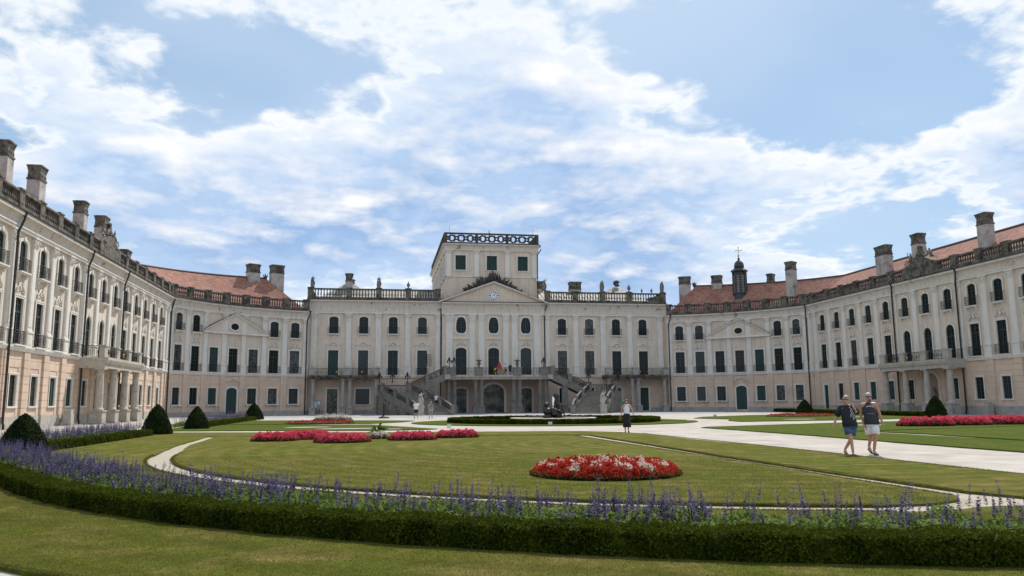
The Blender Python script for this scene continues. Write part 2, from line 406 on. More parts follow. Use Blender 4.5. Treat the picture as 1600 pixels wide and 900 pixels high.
def m_shutter(w, h, rise, d=.05):
    b = MB(); hw = w / 2
    for sg in (-1, 1):
        x0, x1 = sorted((sg * .012, sg * (hw - .012)))
        zt = h - (rise * .55 if rise > 0 else .02)
        b.box(x0, x0 + .08, d, d + .06, .02, zt); b.box(x1 - .08, x1, d, d + .06, .02, zt)
        for z in (.02, h * .45, zt - .1): b.box(x0, x1, d, d + .06, z, z + .1)
        n = int(h / .11)
        for k in range(n):
            z = .05 + k * (zt - .1) / n
            b.add([(x0 + .07, d + .01, z), (x1 - .07, d + .01, z), (x1 - .07, d + .05, z + .10), (x0 + .07, d + .05, z + .10)], [(0, 1, 2, 3)])
    if rise > 0: b.prism([(x * .985, max(z, h - rise * .56)) for x, z in arcpts(hw, 0, h, rise)[1:-1]], d + .02, d + .06)
    return b
def m_surround(w, h, rise, t=.17, foot=0.0, ear=False):
    b = MB(); p = arcpts(w / 2, -foot, h, rise); q = offs(p, w / 2, h, t, rise)
    b.ring(p, q, -.06, .02)
    q2 = offs(p, w / 2, h, t + .05, rise); b.ring(offs(p, w / 2, h, t - .04, rise), q2, -.085, -.058)
    if rise > 0: b.prism([(-.10, h + .0), (.10, h + .0), (.15, h + t + .12), (-.15, h + t + .12)], -.13, -.05)
    return b
def m_rail(w, h=.95, out=.30):
    b = MB(); hw = w / 2
    def bars(x0, y0, x1, y1):
        L = math.hypot(x1 - x0, y1 - y0); n = max(2, int(L / .115))
        for z, r in ((.05, .018), (h * .80, .012), (h, .024)): b.tube([(x0, y0, z), (x1, y1, z)], r, 4)
        for k in range(n + 1):
            x = x0 + (x1 - x0) * k / n; y = y0 + (y1 - y0) * k / n
            b.tube([(x, y, .05), (x, y, h)], .011, 3, False)
        for k in range(n):
            if k % 2 == 0:
                xa = x0 + (x1 - x0) * (k + .5) / n; ya = y0 + (y1 - y0) * (k + .5) / n
                dx, dy = (x1 - x0) / L * .05, (y1 - y0) / L * .05
                b.tube([(xa + dx * math.cos(a) * 1.6, ya + dy * math.cos(a) * 1.6, h * .45 + .17 * math.sin(a)) for a in [j * math.pi / 4 for j in range(9)]], .011, 3, False)
    bars(-hw, -out, hw, -out); bars(-hw, -out, -hw, 0); bars(hw, -out, hw, 0)
    return b
def m_sill(w, out=.34, t=.12, corb=True):
    b = MB(); hw = w / 2
    b.box(-hw, hw, -out, .05, -t, 0); b.box(-hw + .06, hw - .06, -out + .06, .02, -t - .07, -t)
    if corb:
        for sg in (-1, 1):
            x = sg * (hw - .2)
            b.prism([(x - .07, -t - .07), (x + .07, -t - .07), (x + .05, -t - .36), (x - .05, -t - .36)], -.16, .0)
            b.box(x - .08, x + .08, -out + .08, 0, -t - .17, -t - .06)
    return b
def m_relief(w=1.5, h=1.2):
    b = MB(); rr = random.Random(3)
    def scroll(cx, cz, r, sg, turns=1.3):
        pts = [(cx + sg * r * (1 - t / 14) * math.cos(t * turns * 2 * math.pi / 12 + .6), -.045, cz + r * (1 - t / 14) * math.sin(t * turns * 2 * math.pi / 12 + .6)) for t in range(13)]
        b.tube(pts, [.05 - .002 * t for t in range(13)], 4)
    for sg in (-1, 1):
        scroll(sg * w * .30, .28, .20, sg); scroll(sg * w * .17, .66, .17, -sg)
        b.tube([(sg * w * .46, -.03, .02), (sg * w * .40, -.06, .30), (sg * w * .26, -.06, .52), (sg * .08, -.06, .82)], [.03, .055, .05, .03], 4)
    b.blob((0, -.05, .42), (.17, .08, .24), 4, .2, 1)
    for k in range(5):
        a = R(30 + 30 * k); b.tube([(0, -.04, .62), (.30 * math.cos(a), -.05, .62 + .34 * math.sin(a))], [.05, .02], 4)
    return b
def m_hood(w=2.1, h=.6):                           # eyebrow moulding over the first floor windows of the main block
    b = MB(); n = 16
    def crv(o): return [(-w / 2 + w * i / n, .18 * 0 + (h * .62) * max(0, math.cos((i / n - .5) * 2 * math.pi)) ** 1.0 * (1 if abs(i / n - .5) < .25 else 0) + o) for i in range(n + 1)]
    b.ring(crv(.18), crv(.27), -.20, 0); b.ring(crv(.10), crv(.18), -.11, 0)
    b.box(-w / 2 + .1, w / 2 - .1, -.05, 0, -.35, -.27); b.box(-w / 2 + .16, -w / 2 + .40, -.07, 0, -.27, .12); b.box(w / 2 - .40, w / 2 - .16, -.07, 0, -.27, .12)
    b.blob((0, -.06, .14), (.2, .07, .16), 8, .2, 1)
    return b

WR = random.Random(12)
class Range:
    """A facade laid out along a plan line; s runs to the right as seen from the court."""
    def __init__(self, root, fr, L, ds): self.root, self.fr, self.L, self.ds = root, fr, L, ds
    def P(self, s, o, z):
        x, y, tx, ty = self.fr(s); return (x + ty * o, y - tx * o, z)
    def M(self, s, o=0.0, z=0.0):
        x, y, tx, ty = self.fr(s); m = Matrix.Identity(4)
        m[0][0], m[1][0] = tx, ty; m[0][1], m[1][1] = -ty, tx; m[0][3], m[1][3], m[2][3] = x + ty * o, y - tx * o, z
        return m
    def cuts(self, s0, s1, extra=()):
        n = max(1, int(math.ceil((s1 - s0) / self.ds))); c = {round(s0 + (s1 - s0) * i / n, 4) for i in range(n + 1)} | {round(e, 4) for e in extra if s0 < e < s1}
        return sorted(c)
    def sweep(self, name, prof, m, s0, s1, parent=None, b=None):
        own = b is None; b = b or MB(); cs = self.cuts(s0, s1); n = len(prof); vs = []; fs = []
        for s in cs: vs += [self.P(s, o, z) for o, z in prof]
        for i in range(len(cs) - 1):
            fs += [(i * n + k, i * n + (k + 1) % n, (i + 1) * n + (k + 1) % n, (i + 1) * n + k) for k in range(n)]
        fs += [tuple(range(n - 1, -1, -1)), tuple(range((len(cs) - 1) * n, len(cs) * n))]
        b.add(vs, fs)
        if own: return b.make(name, m, parent or self.root)
    def bar(self, b, s0, s1, o0, o1, z0, z1):
        self.sweep('', [(o0, z0), (o1, z0), (o1, z1), (o0, z1)], None, s0, s1, None, b)
    def wall(self, name, m, s0, s1, z0, z1, holes, o=0.0, depth=.2, parent=None):
        b = MB(); ss = self.cuts(s0, s1, [h[0] for h in holes] + [h[1] for h in holes]); zs = sorted({z0, z1} | {z for h in holes for z in (h[2], h[3]) if z0 < z < z1})
        for i in range(len(ss) - 1):
            for j in range(len(zs) - 1):
                sm, zm = (ss[i] + ss[i + 1]) / 2, (zs[j] + zs[j + 1]) / 2
                if any(h[0] < sm < h[1] and h[2] < zm < h[3] for h in holes): continue
                b.add([self.P(ss[i], o, zs[j]), self.P(ss[i + 1], o, zs[j]), self.P(ss[i + 1], o, zs[j + 1]), self.P(ss[i], o, zs[j + 1])], [(0, 1, 2, 3)])
        for h in holes:
            c = (h[0] + h[1]) / 2; hw = (h[1] - h[0]) / 2; pts = arcpts(hw, h[2], h[3], h[4])
            if h[4] > 0:
                for (xa, za), (xb, zb) in zip(pts[1:-2], pts[2:-1]):
                    b.add([self.P(c + xa, o, za), self.P(c + xb, o, zb), self.P(c + xb, o, h[3]), self.P(c + xa, o, h[3])], [(0, 1, 2, 3)])
            for (xa, za), (xb, zb) in zip(pts, pts[1:] + pts[:1]):
                b.add([self.P(c + xa, o, za), self.P(c + xb, o, zb), self.P(c + xb, o - depth, zb), self.P(c + xa, o - depth, za)], [(0, 1, 2, 3)])
        return b.make(name, m, parent or self.root)
    def courses(self, parent, m, s0, s1, z0, z1, n, holes, pil, pw):
        hgt = (z1 - z0) / n; g = .022
        for k in range(n):
            za, zb = z0 + k * hgt + g / 2, z0 + (k + 1) * hgt - g / 2; b = MB()
            ev = sorted({s0, s1} | {e for p in pil for e in (p - pw / 2, p + pw / 2) if s0 < e < s1} | {e for h in holes if h[2] - .2 < zb and h[3] + .2 > za for e in (h[0] - .2, h[1] + .2) if s0 < e < s1})
            for a, c in zip(ev[:-1], ev[1:]):
                if c - a < .01: continue
                mid = (a + c) / 2
                if any(h[0] - .2 < mid < h[1] + .2 and h[2] - .2 < zb and h[3] + .2 > za for h in holes):
                    if b.f: b.make('stone_course', m, parent); b = MB()
                    continue
                op = any(abs(mid - p) < pw / 2 for p in pil)
                self.bar(b, a, c, .0, .17 if op else .035, za, zb)
            if b.f: b.make('stone_course', m, parent)
    def window(self, s, z, w, h, rise, cols=2, rows=4, rail=None, sill=True, shut=False, transom=None, relief=None, hood=False, o=0.0, name='window', t=.17, dark=False, foot=0.0, gl=None):
        M = self.M(s, o, z); k = (w, h, rise, cols, rows, transom)
        if shut: wo = obj(name, cached(('sh', w, h, rise), lambda: m_shutter(w, h, rise).mesh('shutter_leaves', 'shutter_green')), self.root, M)
        else:
            mt = 'sash_paint' if not dark else 'green_paint'
            wo = obj(name, cached(('fr', mt) + k, lambda: m_frame(w, h, rise, cols, rows, transom).mesh('window_frame', mt)), self.root, M)
        gm = gl or WR.choices(('glass', 'glass_dim', 'glass_curtain'), (.60, .27, .13))[0]
        obj('glass', cached(('gl', w, h, rise, gm), lambda: m_glass(w, h, rise, .135).mesh('glass', gm)), wo, M)
        obj('surround', cached(('su', w, h, rise, t, foot), lambda: m_surround(w, h, rise, t, foot).mesh('surround', 'trim')), wo, M)
        if sill: obj('sill', cached(('si', w, sill), lambda: m_sill(w + .5, .36 if rail else .14, .10, bool(rail)).mesh('sill', 'trim')), wo, M)
        if rail: obj('railing', cached(('ra', w, rail), lambda: m_rail(w + .34, rail).mesh('railing', 'iron')), wo, M)
        if relief: obj('stucco_relief', cached(('re', relief), lambda: m_relief(1.5, relief).mesh('stucco_relief', 'trim', True)), wo, self.M(s, o, z + h + .25))
        if hood: obj('hood_moulding', cached('hood', lambda: m_hood().mesh('hood_moulding', 'trim')), wo, self.M(s, o, z + h + .62))
        return wo
    def pilaster(self, s, z0, z1, w, ped=1.2, o=0.0, cap=.72):
        M = self.M(s, o, 0); hw = w / 2
        def shaft():
            b = MB(); b.box(-hw, hw, -.15, 0, z0 + ped, z1 - cap)
            b.box(-hw + .10, hw - .10, -.175, -.15, z0 + ped + .3, z1 - cap - .25); b.box(-hw - .05, hw + .05, -.20, 0, z0 + ped, z0 + ped + .14); return b.mesh('pilaster', 'trim')
        def pedm():
            b = MB(); b.box(-hw - .07, hw + .07, -.22, 0, z0, z0 + ped - .12); b.box(-hw - .12, hw + .12, -.28, 0, z0 + ped - .12, z0 + ped); b.box(-hw + .05, hw - .05, -.24, -.22, z0 + .2, z0 + ped - .3); return b.mesh('pedestal', 'trim')
        def capm():
            b = MB(); zc = z1 - cap; b.frus(0, -.09, zc, zc + cap * .62, hw - .02, .09, hw + .06, .13); b.box(-hw - .1, hw + .1, -.26, 0, zc + cap * .62, zc + cap * .74)
            b.box(-hw - .15, hw + .15, -.31, 0, zc + cap * .84, z1)
            b.box(-hw - .04, hw + .04, -.20, 0, zc + cap * .74, zc + cap * .84)
            for sg in (-1, 1):
                b.tube([(sg * (hw + .02) + .10 * math.cos(a), -.27, zc + cap * .55 + .10 * math.sin(a)) for a in [j * math.pi / 3 for j in range(7)]], .05, 4)
                b.tube([(sg * hw * .5, -.19, zc + .02), (sg * hw * .55, -.25, zc + cap * .3), (sg * hw * .5, -.30, zc + cap * .42)], [.07, .06, .03], 4)
            b.blob((0, -.22, zc + cap * .40), (.10, .08, .16), 2, .15, 1); return b.mesh('capital', 'trim')
        k = (z0, z1, w, ped, cap)
        p = obj('pilaster', cached(('pi',) + k, shaft), self.root, M)
        obj('pedestal', cached(('pp',) + k, pedm), p, M); obj('capital', cached(('pc',) + k, capm), p, M)
    def entablature(self, z, s0, s1, ov=.5):
        self.sweep('frieze', [(-.1, z[0]), (.20, z[0]), (.20, z[1] - .08), (.28, z[1] - .08), (.28, z[1]), (-.1, z[1])], 'trim', s0, s1)
        cv = [(.16 + (ov - .16) * (1 - math.cos(a)), z[1] + (z[2] - .22 - z[1]) * math.sin(a)) for a in [R(15 * i) for i in range(7)]]
        self.sweep('cornice', [(-.1, z[1])] + cv + [(ov + .06, z[2] - .22), (ov + .06, z[2]), (-.1, z[2])], 'cove', s0, s1)
        self.sweep('gutter', [(ov - .12, z[2]), (ov + .12, z[2]), (ov + .15, z[2] + .09), (ov - .12, z[2] + .12)], 'gutter_metal', s0 , s1)
    def balustrade(self, z, zt, s0, s1, peds, o0=.02, o1=.36, per=.36, solid=()):
        zb = z + .42; zr = zt - .20
        bo = self.sweep('balustrade', [(o0, z), (o1 + .08, z), (o1 + .08, z + .12), (o1, z + .16), (o1, zb), (o0, zb)], 'lichen_stone', s0, s1)
        self.sweep('coping', [(o0 - .03, zr), (o1 + .04, zr), (o1 + .08, zr + .08), (o1 + .05, zt), (o0 - .03, zt)], 'lichen_stone', s0, s1, bo)
        om = (o0 + o1) / 2; hh = zr - zb
        bal = cached(('bal', round(hh, 3)), lambda: MB().lathe([(.10, 0), (.10, hh * .08), (.06, hh * .14), (.125, hh * .36), (.06, hh * .74), (.10, hh * .92), (.10, hh)], 6).mesh('baluster', 'lichen_stone', False))
        pw = .42
        pm = cached(('bped', z, zt, o0, o1), lambda: MB().box(-pw, pw, -o1 - .05, -o0 + .03, z, zt + .02).box(-pw - .06, pw + .06, -o1 - .12, -o0 + .08, zt + .02, zt + .14).box(-pw + .12, pw - .12, -o1 - .07, -o1 - .05, zb + .08, zr - .05).mesh('pedestal', 'lichen_stone'))
        for p in peds: obj('pedestal', pm, bo, self.M(p, 0, 0))
        e = sorted(peds)
        for a, c in zip(e[:-1], e[1:]):
            if any(a < q < c for q in solid):
                bb = MB(); self.bar(bb, a + pw, c - pw, o0 + .03, o1 - .03, zb, zr); bb.make('solid_panel', 'lichen_stone', bo); continue
            n = max(1, int(round((c - a - 2 * pw) / per)))
            for k in range(n): obj('baluster', bal, bo, self.M(a + pw + (c - a - 2 * pw) * (k + .5) / n, om, zb))
        return bo
    def downpipe(self, s, ztop, ov=.5, zpil=13.2):
        b = MB(); P = self.P
        b.tube([P(s + .35, ov + .02, ztop + .02), P(s + .35, ov + .02, ztop - .42), P(s + .30, ov - .02, ztop - .62), P(s + .06, .36, ztop - 1.25), P(s, .32, ztop - 1.5), P(s, .32, .5), P(s, .38, .3), P(s, .38, .02)], .085, 8)
        b.tube([P(s + .35, ov + .02, ztop - .30), P(s + .35, ov + .02, ztop + .05)], [.10, .19], 8)
        for z in (2.2, 5.0, 7.6, 10.3, 12.6): b.tube([P(s, .32, z), P(s, .32, z + .07)], .105, 8)
        b.make('downpipe', 'pipe_metal', self.root)
def chimney(rg, s, o, z0, z1, a=.75, b_=.55, parent=None):
    M = rg.M(s, o, 0)
    m = MB().box(-a, a, -b_, b_, z0, z1 - 1.2); c = m.make('chimney', 'chimney_plaster', rg.root, M)
    k = MB().box(-a - .06, a + .06, -b_ - .06, b_ + .06, z1 - 1.3, z1 - 1.16).frus(0, 0, z1 - 1.16, z1 - .6, a, b_, a - .03, b_ - .03).frus(0, 0, z1 - .6, z1 - .16, a - .03, b_ - .03, a + .07, b_ + .07).box(-a - .10, a + .10, -b_ - .10, b_ + .10, z1 - .16, z1 - .04).box(-a + .1, a - .1, -b_ + .1, b_ - .1, z1 - .04, z1 + .03)
    k.make('chimney_cap', 'lichen_stone', c, M)
    n = max(2, int(2 * a / .3))
    vh = cached('vent', lambda: MB().box(-.07, .07, -.01, .01, -.09, .09).mesh('vent_hole', 'black'))
    for i in range(n): obj('vent_hole', vh, c, M @ Matrix.Translation((-a + 2 * a * (i + .5) / n, -b_ - .004, z1 - .95)))

# ------------------------------------------------------------------ ground
def poly_slab(name, pts, z0, z1, m, **props):
    pts = [Vector((x, y, 0)) for x, y in pts]; n = len(pts)
    tris = geometry.tessellate_polygon([pts]); b = MB()
    top = []
    for a, c, d in tris:
        ar = (pts[c] - pts[a]).cross(pts[d] - pts[a]).z
        top.append((a, c, d) if ar > 0 else (a, d, c))
    b.add([(p.x, p.y, z1) for p in pts], top)
    b.add([(p.x, p.y, z0) for p in pts] + [(p.x, p.y, z1) for p in pts], [(i, (i + 1) % n, n + (i + 1) % n, n + i) for i in range(n)])
    return b.make(name, m, None, None, kind='structure', **props)
def arc(cx, cy, r, a0, a1, n):
    return [(cx + r * math.cos(R(a0 + (a1 - a0) * i / n)), cy + r * math.sin(R(a0 + (a1 - a0) * i / n))) for i in range(n + 1)]
def wob(pts, amp, seed, step=.7):                   # subdivide an outline and let the turf edge wander a little
    rr = random.Random(seed); out = []
    for (x0, y0), (x1, y1) in zip(pts, pts[1:] + pts[:1]):
        L = math.hypot(x1 - x0, y1 - y0); n = max(1, min(60, int(L / step)))
        for k in range(n):
            t = k / n; out.append((x0 + (x1 - x0) * t + rr.uniform(-amp, amp), y0 + (y1 - y0) * t + rr.uniform(-amp, amp)))
    return out
b = MB(); b.add([(-3000, -3000, 0), (3000, -3000, 0), (3000, 3000, 0), (-3000, 3000, 0)], [(0, 1, 2, 3)])
b.make('ground', 'gravel', None, None, kind='structure')
poly_slab('palace_pavement', [(-41.9, 60), (-40.6, 60), (-40.6, 96), (-33.5, 96), (-26, 97), (-22, 88.5), (-12, 88), (-5, 97), (5, 97), (12, 92), (22, 92), (30, 96), (36, 86), (36, 50), (41.9, 50), (41.9, 103), (27, 118), (-27, 118), (-41.9, 103)], -.05, .012, 'paving')
HC = (-5.7, 26.74); PC = (-5.22, 28.35)
inner = arc(*PC, 17.95, 186, 256, 40) + [(-8.6, 10.98), (-7.9, 11.25), (-7.55, 11.75), (-7.62, 14.2), (-7.72, 21.3), (-7.75, 27.6), (-7.95, 36.3), (-16, 38.3), (-24.6, 40.3), (-24.0, 32)]
poly_slab('lawn', wob(inner, .03, 1), -.05, .045, 'lawn')
outer = [(-33.5, 27.0)] + arc(HC[0], HC[1], 23.3, 212, 270, 50) + [(-4.2, 3.4), (-3.75, 4.2), (-3.7, 10.45), (-6.9, 10.45), (-8.2, 10.45)] + arc(*PC, 18.6, 258, 186, 40) + [(-24.45, 32), (-25.05, 40.6), (-16.1, 38.75), (-7.5, 36.75), (-7.15, 36.2), (-7.2, 27.6), (-7.3, 21.5), (-7.2, 16), (-7.0, 12.3), (-6.7, 11.25), (-3.7, 11.05), (-3.75, 18), (-3.72, 24.5), (-4.2, 30), (-4.35, 37.6), (-4.9, 39.4), (-6.3, 41.2), (-9.5, 41.9), (-16.4, 43.3), (-25.4, 46.3), (-29.0, 47.6), (-30.3, 46.5), (-30.6, 31), (-33.5, 31)]
poly_slab('lawn', wob(outer, .03, 2), -.05, .05, 'lawn')
poly_slab('lawn', wob([(-30.3, 50.6), (-24, 49.2), (-17.3, 46.9), (-14.2, 47.2), (-13.4, 48.1), (-14.2, 50.2), (-16, 55), (-17.4, 59), (-27, 62.8), (-30.3, 62)], .04, 3), -.05, .045, 'lawn_green')
poly_slab('lawn', wob([(-30.3, 63.4), (-27, 64), (-17.6, 62.2), (-15, 66), (-13.8, 70.2), (-15, 71.8), (-17.6, 73.6), (-23, 76.5), (-30.3, 79)], .04, 4), -.05, .045, 'lawn_green')
poly_slab('lawn', wob([(1.9, 14), (1.9, 26), (2.1, 32), (2.0, 40), (1.8, 44.3), (2.6, 45.4), (13, 49.6), (22.9, 52.6), (31.5, 57.2), (31.5, 44), (14, 38.5), (6.2, 36.3), (6.6, 30), (6.7, 14)], .04, 5), -.05, .045, 'lawn_green')
poly_slab('lawn', wob([(7.3, 14), (7.2, 26.5), (7.5, 32.5), (7.2, 35.9), (14, 38.1), (31.5, 43.6), (31.5, 14)], .04, 6), -.05, .045, 'lawn_green')
poly_slab('lawn', wob([(9.6, 55.5), (16.6, 56.3), (25.8, 58.6), (31.5, 61), (31.8, 80), (22, 79), (14, 73), (11, 68), (12.2, 63), (10, 58.5)], .04, 7), -.05, .045, 'lawn_green')
fc = (-3.2, 62.0)
poly_slab('lawn', wob(arc(*fc, 11.2, 0, 354, 60) + arc(*fc, 7.4, 354, 0, 60), .03, 8), -.05, .045, 'lawn_green')
for i, (x, y, w_, d_) in enumerate(((-18.6, 50.2, 2.2, .8), (-21.5, 54.2, 1.6, .8), (-16.4, 48.4, 1.0, .5), (16.5, 59.5, 1.4, .7), (19.5, 47.5, 1.6, .7), (12.3, 44.6, 1.5, .6), (26.5, 66, 1.4, .7))):
    poly_slab('sand_patch', [(x + w_ * math.cos(k * .7854) , y + d_ * math.sin(k * .7854)) for k in range(8)], 0, .052, 'gravel')
# kerb line of fine gravel in the ring path
ring_pts_o = arc(*PC, 18.62, 186, 258, 40) + [(-6.7, 10.42), (-3.7, 10.42), (-3.7, 11.08), (-6.7, 11.28), (-7.1, 12.3), (-7.3, 21.5), (-7.2, 36.2), (-7.5, 36.8), (-25.1, 40.65), (-24.5, 32)]
poly_slab('ring_path', ring_pts_o, -.05, .006, 'gravel_path')

# ------------------------------------------------------------------ figures (people and statues)
def skin_mesh(name, verts, edges, rad, m, sub=1):
    me = bpy.data.meshes.new(name); me.from_pydata([tuple(v) for v in verts], edges, [])
    o = bpy.data.objects.new(name, me); COL.objects.link(o)
    sk = o.modifiers.new('s', 'SKIN'); sk.use_smooth_shade = True
    for i, d in enumerate(me.skin_vertices[0].data):
        r = rad[i]; d.radius = r if isinstance(r, tuple) else (r, r); d.use_root = (i == 0)
    if sub: s2 = o.modifiers.new('u', 'SUBSURF'); s2.levels = sub; s2.render_levels = sub
    dg = bpy.context.evaluated_depsgraph_get(); out = bpy.data.meshes.new_from_object(o.evaluated_get(dg))
    bpy.data.objects.remove(o); bpy.data.meshes.remove(me)
    out.materials.clear()
    if m: out.materials.append(MATS[m])
    out.polygons.foreach_set('use_smooth', [True] * len(out.polygons)); out.name = name
    return out
STAND = dict(pel=(0, 0, .96), spi=(0, 0, 1.16), che=(0, 0, 1.36), nec=(0, .01, 1.50), hea=(0, 0, 1.62), top=(0, .01, 1.71),
             shl=(-.18, 0, 1.43), ell=(-.23, .02, 1.15), wrl=(-.24, -.05, .90), hal=(-.24, -.07, .82),
             shr=(.18, 0, 1.43), elr=(.23, .02, 1.15), wrr=(.24, -.05, .90), har=(.24, -.07, .82),
             hil=(-.09, 0, .92), knl=(-.10, -.02, .50), anl=(-.10, .02, .09), tol=(-.11, -.15, .03),
             hir=(.09, 0, .92), knr=(.10, -.02, .50), anr=(.10, .02, .09), tor=(.11, -.15, .03))
def body_mesh(J, m='skin', fingers=False, fat=1.0, neck=.055):
    o = ['pel', 'spi', 'che', 'nec', 'hea', 'top', 'shl', 'ell', 'wrl', 'hal', 'shr', 'elr', 'wrr', 'har', 'hil', 'knl', 'anl', 'tol', 'hir', 'knr', 'anr', 'tor']
    ix = {k: i for i, k in enumerate(o)}
    E_ = [('pel', 'spi'), ('spi', 'che'), ('che', 'nec'), ('nec', 'hea'), ('hea', 'top'), ('che', 'shl'), ('shl', 'ell'), ('ell', 'wrl'), ('wrl', 'hal'), ('che', 'shr'), ('shr', 'elr'), ('elr', 'wrr'), ('wrr', 'har'),
          ('pel', 'hil'), ('hil', 'knl'), ('knl', 'anl'), ('anl', 'tol'), ('pel', 'hir'), ('hir', 'knr'), ('knr', 'anr'), ('anr', 'tor')]
    rd = dict(pel=(.145 * fat, .11 * fat), spi=(.135 * fat, .10 * fat), che=(.15 * fat, .105 * fat), nec=neck, hea=(.078, .098), top=(.062, .075), sh=.062, el=.043, wr=.029, ha=.034, hi=.088 * fat, kn=.056, an=.037, to=.034)
    V = [J[k] for k in o]; E = [(ix[a], ix[b]) for a, b in E_]; r = [rd.get(k, rd.get(k[:2])) for k in o]
    if fingers:
        for sd in 'lr':
            h = Vector(J['ha' + sd]); d = (h - Vector(J['wr' + sd])).normalized(); sdv = d.cross(Vector((0, 1, 0))).normalized()
            up_ = d.cross(sdv).normalized()
            for q, (w_, ln) in enumerate(((-.024, .055), (-.008, .065), (.008, .062), (.024, .048))):
                a = h + up_ * w_ + d * .03; V += [tuple(a), tuple(a + d * ln * .5 + sdv * .006), tuple(a + d * ln + sdv * .018)]; n = len(V); E += [(ix['ha' + sd], n - 3), (n - 3, n - 2), (n - 2, n - 1)]; r += [.010, .009, .008]
            a = h - d * .02 - up_ * .035; V += [tuple(a), tuple(a + d * .04 - up_ * .012)]; n = len(V); E += [(ix['ha' + sd], n - 2), (n - 2, n - 1)]; r += [.011, .009]
    # face: nose and chin
    fd = Vector(J.get('face', (0, -1, 0))).normalized(); h = Vector(J['hea'])
    V += [tuple(h + fd * .088 + Vector((0, 0, -.005)))]; E += [(ix['hea'], len(V) - 1)]; r += [.016]
    V += [tuple(h + fd * .055 + Vector((0, 0, -.075)))]; E += [(ix['hea'], len(V) - 1)]; r += [.032]
    return skin_mesh('body', V, E, r, m, 2 if fingers else 1)
def cloth(J, keys, edges, rad, m, name):
    ix = {k: i for i, k in enumerate(keys)}
    pts = [J[k] if isinstance(k, str) and k in J else k for k in keys]
    return skin_mesh(name, pts, [(ix[a], ix[c]) for a, c in edges], rad, m, 1)
def lerp(a, b, t): return tuple(a[i] + (b[i] - a[i]) * t for i in range(3))
for nm, c, ro in (('skin', (.50, .27, .18), .55), ('skin_tan', (.40, .20, .125), .5), ('navy', (.014, .017, .030), .85), ('charcoal', (.030, .034, .042), .85), ('denim', (.055, .105, .19), .85), ('white_cloth', (.74, .74, .76), .85), ('black_cloth', (.012, .012, .014), .85), ('grey_hair', (.36, .35, .34), .6), ('fair_hair', (.36, .25, .15), .6), ('dark_hair', (.025, .018, .014), .5), ('sandal', (.022, .018, .016), .6), ('lens', (.01, .008, .008), .15), ('print_white', (.60, .64, .68), .8), ('print_red', (.45, .16, .13), .8), ('floral', (.30, .36, .45), .85), ('green_bag', (.02, .23, .10), .7), ('brown_bag', (.14, .07, .035), .6)):
    mat(nm, c, ro, .06, 6)
MATS['floral'] = None; del MATS['floral']; mat('floral', (.45, .48, .52), .85, .1, 9, (.06, .09, .17), .45, .55)
